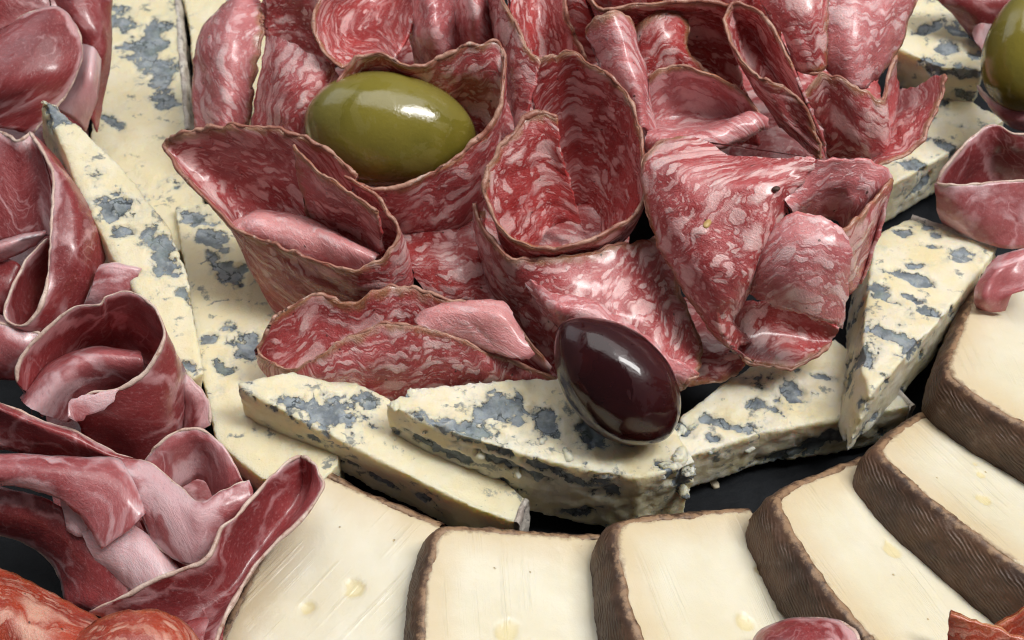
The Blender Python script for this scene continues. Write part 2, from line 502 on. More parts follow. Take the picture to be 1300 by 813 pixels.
def make_mesh(name, V, Fc, mat, uv=None, attrs=None, parent=None, smooth=True, origin=None):
    """V in cm (world). The mesh is stored about its own base point."""
    V = np.asarray(V, float)
    if parent is not None:
        org = np.array(parent.location) / S
        if parent.parent is not None:
            org = org + np.array(parent.parent.location) / S
    else:
        org = np.array([V[:, 0].mean(), V[:, 1].mean(), V[:, 2].min()]) if origin is None else np.asarray(origin)
    me = bpy.data.meshes.new(name)
    me.from_pydata(((V - org) * S).tolist(), [], Fc)
    me.materials.append(mat)
    if uv is not None:
        ul = me.uv_layers.new(name='UVMap')
        li = np.empty(len(me.loops), int)
        me.loops.foreach_get('vertex_index', li)
        ul.data.foreach_set('uv', np.asarray(uv, np.float32)[li].ravel())
    for k, a in (attrs or {}).items():
        at = me.attributes.new(k, 'FLOAT', 'POINT')
        at.data.foreach_set('value', np.asarray(a, np.float32))
    if smooth:
        me.polygons.foreach_set('use_smooth', [True] * len(me.polygons))
    me.update()
    o = bpy.data.objects.new(name, me)
    COL.objects.link(o)
    if parent is not None:
        o.parent = parent
    else:
        o.location = Vector(org * S)
    return o


def cr_eval(pts, t):
    """Catmull-Rom through pts at parameters t in [0,1]."""
    pts = np.asarray(pts, float)
    n = len(pts)
    if n == 2:
        return pts[0] * (1 - t)[:, None] + pts[1] * t[:, None]
    ext = np.vstack([2 * pts[0] - pts[1], pts, 2 * pts[-1] - pts[-2]])
    x = np.clip(t, 0, 1) * (n - 1)
    i = np.minimum(x.astype(int), n - 2)
    f = (x - i)[:, None]
    a, b, c, d = ext[i], ext[i + 1], ext[i + 2], ext[i + 3]
    return 0.5 * (2 * b + (c - a) * f + (2 * a - 5 * b + 4 * c - d) * f ** 2 + (3 * b - a - 3 * c + d) * f ** 3)


def tube(path, r, seg=7, rn=0.35, flat=(1, 1), normal=None, freq=3.0, seed=0.0):
    """Lumpy strip along a path (cm). Returns V, F."""
    path = np.asarray(path)
    n = len(path)
    T = np.gradient(path, axis=0)
    T /= np.linalg.norm(T, axis=1)[:, None] + 1e-9
    N = normal if normal is not None else np.tile([0, 0, 1.0], (n, 1))
    B = np.cross(T, N)
    B /= np.linalg.norm(B, axis=1)[:, None] + 1e-9
    N = np.cross(B, T)
    V, Fc = [], []
    taper = np.ones(n)
    taper[0] = taper[-1] = 0.25
    taper[1] = taper[-2] = 0.7
    for k in range(seg):
        a = 2 * math.pi * k / seg
        off = N * math.cos(a) * flat[0] + B * math.sin(a) * flat[1]
        q = path + off * r
        rr = r * taper * np.clip(1 + 0.75 * fbm(path * 0.9 + seed + 3, 2) + rn * fbm(q * freq + seed, 3) * 1.3, 0.3, 2.2)
        V.append(path + off * rr[:, None])
    V = np.stack(V, 1).reshape(-1, 3)
    for i in range(n - 1):
        for k in range(seg):
            k2 = (k + 1) % seg
            Fc.append((i * seg + k, i * seg + k2, (i + 1) * seg + k2, (i + 1) * seg + k))
    Fc.append(tuple(range(seg - 1, -1, -1)))
    Fc.append(tuple((n - 1) * seg + k for k in range(seg)))
    return V, Fc


_sid = [0]


def sheet(rows, mat='sal', name='salami_slice', label=None, cat='salami', group='salami slices rolled into the rosette', parent=None, thick=0.065,
          rims=('r0',), rim_mat_='sal_rim', rim_r=0.075, rim_name='casing', wav=0.05, res=0.085, edge_only=True, uvrot=None):
    _sid[0] += 1
    sd = _sid[0] * 7.13
    K = max(len(r) for r in rows)
    ctrl = []
    tt = np.linspace(0, 1, 61)
    for r in rows:
        ctrl.append(cr_eval(np.array([P(*q) for q in r]), tt))
    ctrl = np.stack(ctrl)                                  # R x 61 x 3
    Lu = np.linalg.norm(np.diff(ctrl, axis=1), axis=2).sum(1).max()
    Lv = np.linalg.norm(np.diff(ctrl, axis=0), axis=2).sum(0).max()
    nu = int(np.clip(Lu / res, 10, 150))
    nv = int(np.clip(Lv / res, 8, 80))
    tv = np.linspace(0, 1, nv + 1)
    cols = np.stack([cr_eval(ctrl[:, j], tv) for j in range(61)], 1)      # nv x 61
    tu = np.linspace(0, 1, nu + 1)
    Gd = np.stack([cr_eval(cols[i], tu) for i in range(nv + 1)])          # nv x nu x 3

    def normals(Gd):
        du = np.gradient(Gd, axis=1)
        dv = np.gradient(Gd, axis=0)
        n = np.cross(du, dv)
        l = np.linalg.norm(n, axis=2)[..., None]
        return n / (l + 1e-6)
    nm = normals(Gd)
    Gd = Gd + nm * (fbm(Gd * 0.85 + sd, 2) * wav * 1.5 + fbm(Gd * 3.1 + sd, 3) * wav * 0.22)[..., None]
    s0 = np.cumsum(np.concatenate([np.zeros((nv + 1, 1)), np.linalg.norm(np.diff(Gd, axis=1), axis=2)], 1), 1)
    t0 = np.cumsum(np.concatenate([np.zeros((1, nu + 1)), np.linalg.norm(np.diff(Gd, axis=0), axis=2)], 0), 0)
    cr1 = fbm(np.stack([s0 * 1.7, t0 * 0.45, np.full_like(s0, sd)], -1), 3)
    cr2 = 1 - np.abs(fbm(np.stack([s0 * 0.9 + t0 * 0.5, t0 * 0.35 - s0 * 0.2, np.full_like(s0, sd + 9)], -1), 2)) * 2.2
    Gd = Gd + nm * (cr1 * wav * 0.38 + np.clip(cr2, 0, 1) ** 3 * wav * 0.55)[..., None]
    # ragged outline
    rag = 0.028 if rim_mat_ == 'ham_rim' else 0.07
    for (sl, inn) in ((np.s_[0, :], np.s_[1, :]), (np.s_[-1, :], np.s_[-2, :]), (np.s_[:, 0], np.s_[:, 1]), (np.s_[:, -1], np.s_[:, -2])):
        d = Gd[sl] - Gd[inn]
        d = d / (np.linalg.norm(d, axis=-1)[..., None] + 1e-6)
        Gd[sl] = Gd[sl] + d * (fbm(Gd[sl] * 4.0 + sd, 3) * rag)[..., None]
    nm = normals(Gd)
    # flat coordinates
    su = np.zeros((nv + 1, nu + 1))
    su[:, 1:] = np.cumsum(np.linalg.norm(np.diff(Gd, axis=1), axis=2), 1)
    su -= su[:, nu // 2][:, None]
    sv = np.zeros((nv + 1, nu + 1))
    sv[1:] = np.cumsum(np.linalg.norm(np.diff(Gd, axis=0), axis=2), 0)
    an = uvrot if uvrot is not None else random.uniform(-0.5, 0.5)
    U = su * math.cos(an) - sv * math.sin(an) + random.uniform(-60, 60)
    W = su * math.sin(an) + sv * math.cos(an) + random.uniform(-60, 60)
    uv = np.stack([U, W], -1)
    e = np.full((nv + 1, nu + 1), 9.0)
    for rm in rims:
        if rm == 'r0':
            e = np.minimum(e, sv)
        if rm == 'r1':
            e = np.minimum(e, sv[-1][None, :] - sv)
        if rm == 'c0':
            e = np.minimum(e, su - su[:, :1])
        if rm == 'c1':
            e = np.minimum(e, su[:, -1:] - su)
    tk = thick * (1 + 0.25 * fbm(Gd * 1.5 + sd + 5, 2))[..., None]
    A = Gd + nm * tk / 2
    Bk = Gd - nm * tk / 2
    n1 = (nv + 1) * (nu + 1)
    V = np.vstack([A.reshape(-1, 3), Bk.reshape(-1, 3)])
    V[:, 2] = np.maximum(V[:, 2], 0.03)
    idx = np.arange(n1).reshape(nv + 1, nu + 1)
    q = np.stack([idx[:-1, :-1], idx[:-1, 1:], idx[1:, 1:], idx[1:, :-1]], -1).reshape(-1, 4)
    Fc = [tuple(x) for x in q.tolist()] + [tuple(x[::-1]) for x in (q + n1).tolist()]
    loop = list(idx[0, :]) + list(idx[1:, -1]) + list(idx[-1, -2::-1]) + list(idx[-2:0, 0])
    for a, b in zip(loop, loop[1:] + loop[:1]):
        Fc.append((int(b), int(a), int(a) + n1, int(b) + n1))
    uvv = np.vstack([uv.reshape(-1, 2)] * 2)
    at = {'edge': np.concatenate([e.ravel()] * 2)}
    o = make_mesh(name, V, Fc, M[mat], uvv, at, parent)
    if parent is None:
        tag(o, label, cat, group)
    for rm in rims:
        sl = {'r0': np.s_[0, :], 'r1': np.s_[-1, :], 'c0': np.s_[:, 0], 'c1': np.s_[:, -1]}[rm]
        path = Gd[sl]
        if len(path) < 4 or np.linalg.norm(np.diff(path, axis=0), axis=1).sum() < 0.25:
            continue
        # finer path
        L = np.linalg.norm(np.diff(path, axis=0), axis=1).sum()
        k = max(8, int(L / 0.055))
        pt = cr_eval(path, np.linspace(0, 1, k))
        pn = cr_eval(nm[sl], np.linspace(0, 1, k))
        tv_, tf = tube(pt, rim_r * (0.50 if rim_mat_ == 'ham_rim' else 0.36), 8, 0.35 if rim_mat_ == 'ham_rim' else 0.7, (1.1, 1.1), pn, 2.6, sd)
        tv_[:, 2] = np.maximum(tv_[:, 2], 0.02)
        make_mesh(rim_name, tv_, tf, M[rim_mat_], parent=o)
    return o


def ham(rows, mat='ham', label=None, group='folded ham slices', rims=('r0',), parent=None, rim_r=0.05, **kw):
    kw.setdefault('cat', 'ham')
    kw.setdefault('wav', 0.03)
    return sheet(rows, mat, 'ham_slice', label, kw.pop('cat'), group, parent, 0.045, rims, 'ham_rim', rim_r, 'fat_edge', **kw)


def remesh(V, Fc, voxel):
    me = bpy.data.meshes.new('tmp')
    me.from_pydata(V.tolist(), [], Fc)
    o = bpy.data.objects.new('tmp', me)
    COL.objects.link(o)
    m = o.modifiers.new('r', 'REMESH')
    m.mode = 'VOXEL'
    m.voxel_size = voxel
    m.adaptivity = 0.0
    dg = bpy.context.evaluated_depsgraph_get()
    ev = o.evaluated_get(dg)
    me2 = ev.to_mesh()
    n = len(me2.vertices)
    co = np.empty(n * 3)
    me2.vertices.foreach_get('co', co)
    no = np.empty(n * 3)
    me2.vertices.foreach_get('normal', no)
    faces = [tuple(p.vertices) for p in me2.polygons]
    ev.to_mesh_clear()
    bpy.data.objects.remove(o)
    bpy.data.meshes.remove(me)
    return co.reshape(-1, 3), no.reshape(-1, 3), faces


def prism(top, down):
    n = len(top)
    V = np.vstack([top, top + down])
    Fc = [tuple(range(n)), tuple(range(2 * n - 1, n - 1, -1))]
    for i in range(n):
        j = (i + 1) % n
        Fc.append((j, i, i + n, j + n))
    return V, Fc


def plane_normal(top):
    c = top - top.mean(0)
    n = np.linalg.svd(c)[2][2]
    return n if n[2] > 0 else -n


def seg_dist(p, a, b):
    ab = b - a
    t = np.clip(((p - a) @ ab) / (ab @ ab), 0, 1)
    return np.linalg.norm(p - (a + t[:, None] * ab), axis=1)


BLUE_GROUP = 'wedges of blue cheese round the salami'


def blue_wedge(top_px, thick, label, patches=(), rinds=(), mat='blue', voxel=0.05, auto=0.55, crumble=0.05, lean=(0, 0), seed=0.0, autosc=0.9, streak=(1, 1, 1), flare=1.0, crumbs=()):
    top = np.array([P(*q) for q in top_px])
    down = np.array([lean[0], lean[1], -thick])
    # orientation: anticlockwise from above
    ar = 0
    for i in range(len(top)):
        j = (i + 1) % len(top)
        ar += top[i][0] * top[j][1] - top[j][0] * top[i][1]
    idx = list(range(len(top)))
    root = empty('blue_cheese_wedge', [top[:, 0].mean(), top[:, 1].mean(), (top + down)[:, 2].min()], label, 'cheese', BLUE_GROUP)
    tp = top if ar > 0 else top[::-1]
    V, Fc = prism(tp, down)
    nt_ = len(tp)
    cb = V[nt_:].mean(0)
    V[nt_:, :2] = cb[:2] + (V[nt_:, :2] - cb[:2]) * flare
    bv = BVHTree.FromPolygons([Vector(v) for v in V], Fc)
    co, no, faces = remesh(V, Fc, voxel)
    m = fbm(co * np.array(streak) * autosc + seed, 4) - auto
    for (px, py, r, asp, ang) in patches:
        d = ray(px, py)
        hit = bv.ray_cast(Vector(CPOS), Vector(d))
        if hit[0] is None:
            continue
        c = np.array(hit[0])
        n = np.array(hit[1])
        rr = r / F * np.linalg.norm(c - CPOS)          # px -> cm
        ax = CR * math.cos(math.radians(ang)) - CU * math.sin(math.radians(ang))
        ax = ax - n * (ax @ n)
        ax /= np.linalg.norm(ax)
        bx = np.cross(n, ax)
        q = co - c
        e = np.sqrt(((q @ ax) / rr) ** 2 + ((q @ bx) / (rr * asp)) ** 2 + ((q @ n) / 0.28) ** 2)
        pm = (1.25 - e) * min(1.0, rr / 0.3) * 0.80 + fbm(co * 2.8 + seed + px, 5) * 0.50
        pm = np.where(e > 2.2, -1, pm)
        m = np.maximum(m, pm)
    disp = fbm(co * 0.7 + seed, 2) * 0.04 + fbm(co * 3.3 + seed, 4) * crumble * 0.35 * (1 + 2.5 * np.clip(m + 0.35, 0, 0.6))
    disp -= np.clip(m * 4, 0, 1) * 0.05 * (1 + 0.5 * fbm(co * 4 + 9, 3))
    co = co + no * disp[:, None]
    co[:, 2] = np.maximum(co[:, 2], 0.02)
    make_mesh('paste', co, faces, M[mat], attrs={'mold': m}, parent=root)
    for (px, py, r, ml) in crumbs:
        hit = bv.ray_cast(Vector(CPOS), Vector(ray(px, py)))
        if hit[0] is None:
            continue
        c = np.array(hit[0]) - np.array(hit[1]) * 0.03
        lump('crumb', 0, 0, 0, r, mat, root, (1.0, 0.75, 0.6), px * 1.7, c, 12, ml, 0.8)
    cen = top.mean(0)
    for (i, j) in rinds:
        a, b = top[i], top[j]
        L = np.linalg.norm(b - a)
        nn = max(6, int(L / 0.06))
        nz = max(6, int(thick / 0.06))
        t = np.linspace(0, 1, nn)
        out = np.cross(b - a, [0, 0, 1.0])
        out /= np.linalg.norm(out)
        if out @ (a - cen) < 0:
            out = -out
        ring = []
        path = a + (b - a) * t[:, None]
        # cross-section: outer skin then inner
        ss = np.linspace(0, 1, nz)
        prof = [(-0.05, -0.02), (0.02, -0.03), (0.05, -0.0)] + [(0.07, s) for s in ss[1:-1]] + [(0.05, 1.0), (-0.05, 0.99)]
        GV = np.stack([path + out * o_ + (down * s_ if s_ > 0 else np.array([0, 0, -s_])) for o_, s_ in prof], 1)
        outs = np.array([max(0.3, o_ / 0.12) for o_, s_ in prof])
        GV = GV + out * (fbm(GV * 2.8 + seed, 4)[..., None] * 0.09 * outs[None, :, None])
        GV[..., 2] = np.maximum(GV[..., 2], 0.02)
        npf = len(prof)
        Fq = []
        for x in range(nn - 1):
            for y in range(npf):
                y2 = (y + 1) % npf
                Fq.append((x * npf + y, x * npf + y2, (x + 1) * npf + y2, (x + 1) * npf + y))
        Fq.append(tuple(range(npf)))
        Fq.append(tuple((nn - 1) * npf + y for y in range(npf - 1, -1, -1)))
        make_mesh('rind', GV.reshape(-1, 3), Fq, M['blue_rind'], parent=root)
    return root


def smoked_slab(out_px, rind_span, thick, label, stroke, pits=(), seed=0.0):
    """out_px: outline of the upper cut face (px,py,z), rind_span: (first,last) control index that carries rind."""
    ctrl = np.array([P(*q) for q in out_px])
    n = plane_normal(ctrl)
    c0 = ctrl.mean(0)
    ctrl = ctrl - ((ctrl - c0) @ n)[:, None] * n          # flatten on the cut plane
    down = -n * thick
    root = empty('smoked_cheese_slice', [c0[0], c0[1], (ctrl + down)[:, 2].min()], label, 'cheese', 'slices of brown rinded cheese fanned along the front')
    # rounded outline: dense catmull-rom on the rind span, straight elsewhere
    i0, i1 = rind_span
    span = ctrl[i0:i1 + 1]
    L = np.linalg.norm(np.diff(span, axis=0), axis=1).sum()
    k = int(L / 0.07)
    # centripetal-ish: chord-length resample
    dense = cr_eval(span, np.linspace(0, 1, 400))
    cl = np.concatenate([[0], np.cumsum(np.linalg.norm(np.diff(dense, axis=0), axis=1))])
    rp = np.stack([np.interp(np.linspace(0, cl[-1], k), cl, dense[:, a]) for a in range(3)], 1)
    outline = np.vstack([rp, ctrl[i1 + 1:], ctrl[:i0]])
    sgn = 0
    for i in range(len(outline)):
        j = (i + 1) % len(outline)
        sgn += outline[i][0] * outline[j][1] - outline[j][0] * outline[i][1]
    T = np.gradient(rp, axis=0)
    T /= np.linalg.norm(T, axis=1)[:, None]
    out = np.cross(T, n) * (1 if sgn > 0 else -1)
    # paste
    inset = outline.copy()
    inset[:k] = rp - out * 0.02
    tp = inset if sgn > 0 else inset[::-1]
    V, Fc = prism(tp, down)
    co, no, faces = remesh(V, Fc, 0.06)
    e = np.full(len(co), 9.0)
    flat = co - ((co - c0) @ n)[:, None] * n
    for a, b in zip(rp[:-3:3], rp[3::3]):
        e = np.minimum(e, seg_dist(flat, a, b))
    depth = -((co - c0) @ n)
    m = np.full(len(co), -1.0)
    bv = BVHTree.FromPolygons([Vector(v) for v in V], Fc)
    for (px, py, r) in pits:
        hit = bv.ray_cast(Vector(CPOS), Vector(ray(px, py)))
        if hit[0] is None:
            continue
        c = np.array(hit[0])
        rr = r / F * np.linalg.norm(c - CPOS)
        d = np.linalg.norm(co - c, axis=1) / rr
        m = np.maximum(m, 1 - d + fbm(co * 3, 3) * 0.35)
    disp = fbm(co * 0.6 + seed, 2) * 0.035 + fbm(co * 2.5 + seed, 3) * 0.010 - np.clip(m * 2.5, 0, 1) * 0.045
    # soft shoulder towards the rind
    disp -= np.clip(0.25 - e, 0, 0.25) ** 2 * 0.3
    co = co + no * disp[:, None]
    st = P(*stroke[1], 2.0) - P(*stroke[0], 2.0)
    st = st - n * (st @ n)
    st /= np.linalg.norm(st)
    sx = np.cross(st, n)
    uv = np.stack([(co - c0) @ sx + seed, (co - c0) @ st], 1)
    make_mesh('paste', co, faces, M['paste'], uv=uv, attrs={'edge': e, 'mold': m}, parent=root)
    # rind
    nz = max(8, int(thick / 0.07))
    prof = [(-0.13, 0.10), (-0.10, 0.02), (-0.05, 0.010), (0.01, 0.030), (0.065, 0.085), (0.10, 0.17)]
    prof += [(0.11 + 0.07 * math.sin(math.pi * s), 0.15 + (thick - 0.3) * s) for s in np.linspace(0, 1, nz)[1:]]
    prof += [(0.10, thick - 0.06), (0.03, thick), (-0.10, thick - 0.02)]
    GV = np.stack([rp + out * o_ - n * d_ for o_, d_ in prof], 1)
    nz_ = fbm(GV * 2.2 + seed, 4)[..., None] * 0.03 + fbm(GV * 6 + seed, 3)[..., None] * 0.02
    GV = GV + out[:, None, :] * nz_ + n * (fbm(GV * 5 + seed + 4, 3)[..., None] * 0.022)
    GV[..., 2] = np.maximum(GV[..., 2], 0.02)
    npf = len(prof)
    Fq = []
    kk = len(rp)
    for x in range(kk - 1):
        for y in range(npf):
            y2 = (y + 1) % npf
            Fq.append((x * npf + y, x * npf + y2, (x + 1) * npf + y2, (x + 1) * npf + y))
    Fq.append(tuple(range(npf)))
    Fq.append(tuple((kk - 1) * npf + y for y in range(npf - 1, -1, -1)))
    arc = np.concatenate([[0], np.cumsum(np.linalg.norm(np.diff(rp, axis=0), axis=1))])
    pl = np.array([d_ for o_, d_ in prof])
    uvr = np.stack(np.broadcast_arrays(arc[:, None] + seed, pl[None, :]), -1).reshape(-1, 2)
    ed = np.broadcast_to(np.array([max(0.0, 0.03 + d_) if o_ < 0.11 else 0.05 + d_ for o_, d_ in prof])[None, :], (kk, npf)).ravel()
    make_mesh('rind', GV.reshape(-1, 3), Fq, M['rind'], uv=uvr, attrs={'edge': ed}, parent=root)
    return root


def olive(px, py, z, a_px, b_px, ang, mat, label, tip, tilt=0.0, pw=1.03):
    c = P(px, py, z)
    sc = np.linalg.norm(c - CPOS) / F
    a, b = a_px * sc, b_px * sc
    ax = CR * math.cos(math.radians(ang)) + CU * math.sin(math.radians(ang)) + CB * tilt
    ax /= np.linalg.norm(ax)
    bx = np.cross(CB, ax)
    bx /= np.linalg.norm(bx)
    cx = np.cross(ax, bx)
    nu, nv = 64, 40
    V, Fc = [c - ax * a], []
    for i in range(1, nv):
        t = -math.cos(math.pi * i / nv)
        r = math.sqrt(max(0, 1 - t * t))
        r = r ** pw * (1 - 0.05 * t * tip)
        end = (1 + tip * 0.035 * max(0, t) ** 8)
        for k in range(nu):
            f = 2 * math.pi * k / nu
            V.append(c + ax * a * t * end + (bx * math.cos(f) + cx * math.sin(f)) * b * r)
    V.append(c + ax * a * (1 + tip * 0.035))
    V = np.array(V)
    d = V - c
    V = V + d * (fbm(V * 0.8, 2) * 0.025)[:, None]
    for k in range(nu):
        Fc.append((0, 1 + (k + 1) % nu, 1 + k))
    for i in range(nv - 2):
        for k in range(nu):
            k2 = (k + 1) % nu
            Fc.append((1 + i * nu + k, 1 + i * nu + k2, 1 + (i + 1) * nu + k2, 1 + (i + 1) * nu + k))
    l = len(V) - 1
    for k in range(nu):
        Fc.append((l, 1 + (nv - 2) * nu + k, 1 + (nv - 2) * nu + (k + 1) % nu))
    o = make_mesh('olive', V, Fc, M[mat])
    return tag(o, label, 'olive', 'whole olives on the platter')


def lump(name, px, py, z, r, mat, parent, squash=(1, 0.6, 0.5), ang=0.0, hit=None, n=10, mold=None, rough=0.35):
    c = P(px, py, z) if hit is None else hit
    V, Fc = [], []
    ca, sa = math.cos(ang), math.sin(ang)
    for i in range(n + 1):
        t = math.pi * i / n
        for k in range(n):
            f = 2 * math.pi * k / n
            q = np.array([math.sin(t) * math.cos(f) * squash[0], math.sin(t) * math.sin(f) * squash[1], math.cos(t) * squash[2]])
            q = np.array([q[0] * ca - q[1] * sa, q[0] * sa + q[1] * ca, q[2]])
            V.append(c + q * r)
    V = np.array(V)
    V = V + (V - c) * (fbm(V * 6, 3) * rough)[:, None]
    for i in range(n):
        for k in range(n):
            k2 = (k + 1) % n
            Fc.append((i * n + k, (i + 1) * n + k, (i + 1) * n + k2, i * n + k2))
    at = None if mold is None else {'mold': np.full(len(V), mold) + fbm(V * 3, 3) * 0.5}
    return make_mesh(name, V, Fc, M[mat], attrs=at, parent=parent)


# ================================================================== the board
def board():
    hx, hy, t = 24.0, 20.0, 0.7
    c = 0.12
    V, Fc = [], []
    rings = [(hx - c, hy - c, 0.0), (hx, hy, -c), (hx, hy, -t + c), (hx - c, hy - c, -t)]
    for x, y, z in rings:
        pts = []
        for (sx, sy, a0) in ((1, 1, 0), (-1, 1, 90), (-1, -1, 180), (1, -1, 270)):
            for k in range(7):
                a = math.radians(a0 + 15 * k)
                pts.append((sx * (x - 1.5) + 1.5 * math.cos(a), sy * (y - 1.5) + 1.5 * math.sin(a) + 1.5, z))
        V += pts
    n = 28
    Fc.append(tuple(range(n)))
    for r in range(3):
        for k in range(n):
            k2 = (k + 1) % n
            Fc.append((r * n + k2, r * n + k, (r + 1) * n + k, (r + 1) * n + k2))
    Fc.append(tuple(range(4 * n - 1, 3 * n - 1, -1)))
    o = make_mesh('serving_board', V, Fc, M['slate'], smooth=False)
    tag(o, 'black slate serving board under all the meats and cheeses', 'board')


board()

# ================================================================== brown-rinded cheese, fanned along the front
smoked_slab([(240, 900, 1.35), (287, 797, 1.4), (316, 736, 1.45), (352, 672, 1.5), (388, 604, 1.55), (412, 599, 1.5), (463, 625, 1.45), (514, 646, 1.4), (560, 667, 1.35),
             (585, 740, 1.3), (585, 900, 1.3)], (0, 8), 1.15,
            'broad flat slice of pale cheese beside the ham, leftmost of the fan', ((430, 800), (560, 660)), ((450, 746, 17), (391, 772, 11)), 1.0)
smoked_slab([(532, 900, 2.05), (534, 813, 2.05), (537, 749, 2.05), (545, 709, 2.05), (557, 676, 2.05), (580, 668, 2.0), (632, 671, 1.85), (700, 677, 1.6), (762, 681, 1.35),
             (790, 760, 1.3), (800, 900, 1.3)], (0, 8), 1.1,
            'brown rinded cheese slice at the front, second from the left in the fan', ((650, 800), (640, 690)), ((645, 803, 18),), 2.0)
smoked_slab([(850, 900, 2.3), (812, 818, 2.3), (793, 770, 2.3), (785, 715, 2.3), (783, 674, 2.3), (802, 657, 2.25), (880, 649, 1.85), (952, 645, 1.45),
             (990, 712, 1.35), (1025, 770, 1.3), (1085, 900, 1.3)], (0, 7), 1.15,
            'brown rinded cheese slice directly below the dark olive, third from the left', ((900, 800), (850, 690)), ((945, 790, 14), (965, 725, 8)), 3.0)
smoked_slab([(1190, 900, 2.5), (1108, 815, 2.5), (1076, 785, 2.5), (1035, 731, 2.5), (998, 664, 2.5), (988, 630, 2.48), (1016, 606, 2.3), (1069, 588, 1.8), (1098, 581, 1.4),
             (1130, 615, 1.35), (1185, 676, 1.3), (1267, 737, 1.3), (1320, 775, 1.3), (1420, 900, 1.3)], (0, 8), 1.2,
            'wide brown rinded cheese slice in the lower right, fourth from the left', ((1190, 790), (1080, 640)), ((1132, 698, 13), (1128, 690, 7)), 4.0)
smoked_slab([(1400, 790, 2.6), (1300, 726, 2.6), (1247, 689, 2.6), (1189, 644, 2.6), (1144, 600, 2.6), (1120, 564, 2.58), (1138, 541, 2.3), (1165, 525, 1.8), (1184, 521, 1.4),
             (1209, 541, 1.35), (1246, 562, 1.3), (1330, 597, 1.3), (1430, 640, 1.3)], (0, 8), 1.25,
            'brown rinded cheese slice near the right edge with crumbly holes, under the topmost one', ((1290, 690), (1180, 560)), ((1250, 632, 11), (1246, 603, 7), (1238, 589, 6)), 5.0)
smoked_slab([(1440, 618, 2.7), (1300, 541, 2.7), (1256, 514, 2.7), (1222, 490, 2.7), (1204, 466, 2.68), (1210, 440, 2.5), (1222, 410, 2.2), (1233, 380, 1.9), (1250, 330, 1.6),
             (1330, 340, 1.5), (1460, 420, 1.5)], (0, 8), 1.2,
            'thick brown rinded cheese slice at the right edge under the ham, topmost of the fan', ((1300, 520), (1260, 390)), (), 6.0)

# ================================================================== blue cheese
blue_wedge([(146, -60, 1.3), (220, -60, 1.3), (237, 165, 1.3), (268, 300, 1.3), (200, 330, 1.3), (110, 210, 1.3), (128, 60, 1.3)], 1.25,
           'long blue cheese wedge at the top left with a mottled rind down its right side',
           [(192, 48, 34, .62, 95), (197, 85, 22, .8, 60), (210, 125, 20, .55, 70), (152, 25, 20, .7, 70), (142, 155, 20, .32, 42), (222, 233, 11, .8, 0), (160, 60, 10, .6, 0), (205, 100, 30, .4, 90)],
           rinds=[(1, 2)], seed=3.0, auto=0.75)
blue_wedge([(224, -70, 0.95), (335, -70, 0.95), (345, 190, 0.95), (262, 190, 0.95)], 0.9, 'blue cheese slab at the top, between the mottled rind and the pale salami',
           [(232, 28, 8, .5, 40), (225, 5, 8, .6, 20)], seed=8.0, auto=0.9)
blue_wedge([(222, 262, 1.5), (310, 255, 1.5), (430, 400, 1.5), (430, 590, 1.5), (400, 620, 1.5), (330, 608, 1.5), (275, 560, 1.5), (255, 470, 1.5), (238, 365, 1.5)], 1.4,
           'blue cheese wedge half hidden under the salami, right of the long pointed wedge',
           [(290, 345, 22, .7, 35), (270, 305, 24, .5, 60), (250, 277, 20, .6, 10), (292, 418, 9, .8, 0), (264, 431, 9, .7, -30), (318, 440, 22, .85, 60), (282, 468, 14, .7, 20), (268, 322, 14, .4, 50)],
           seed=13.0, auto=0.8)
blue_wedge([(53, 123, 3.7), (74, 134, 3.62), (150, 206, 3.2), (214, 287, 2.8), (243, 365, 2.5), (258, 474, 2.1), (243, 482, 2.1), (195, 405, 2.4), (140, 322, 2.75), (95, 228, 3.2)], 1.05,
           'long thin pointed blue cheese wedge with a round hollow, lying over the ham side',
           [(70, 148, 19, .75, 50), (119, 225, 9, 1, 0), (142, 264, 20, .85, 0), (170, 230, 11, .5, 40), (205, 318, 30, .55, 62), (150, 292, 12, .6, 0), (236, 376, 12, .6, 40), (207, 340, 14, .8, 0), (238, 468, 8, .8, 0)],
           seed=21.0, auto=0.85, lean=(-0.25, 0))
blue_wedge([(300, 486, 2.45), (318, 501, 2.4), (422, 553, 2.1), (470, 579, 1.9), (598, 642, 1.45), (655, 664, 1.15), (668, 634, 1.15), (560, 545, 1.6), (480, 498, 1.9), (400, 465, 2.2)], 1.12,
           'front blue cheese wedge under the folded salami, white rind at its right end',
           [(415, 522, 45, .5, 8), (465, 512, 16, .8, 70), (302, 500, 14, .9, 0), (298, 522, 14, .6, 20), (400, 556, 9, .5, 15), (428, 586, 13, .45, 15), (490, 615, 18, .4, 28), (540, 634, 18, .35, 28), (376, 551, 6, .5, 15), (352, 522, 8, .4, 15), (448, 590, 9, .4, 15)],
           rinds=[(5, 6)], seed=33.0, auto=0.8)
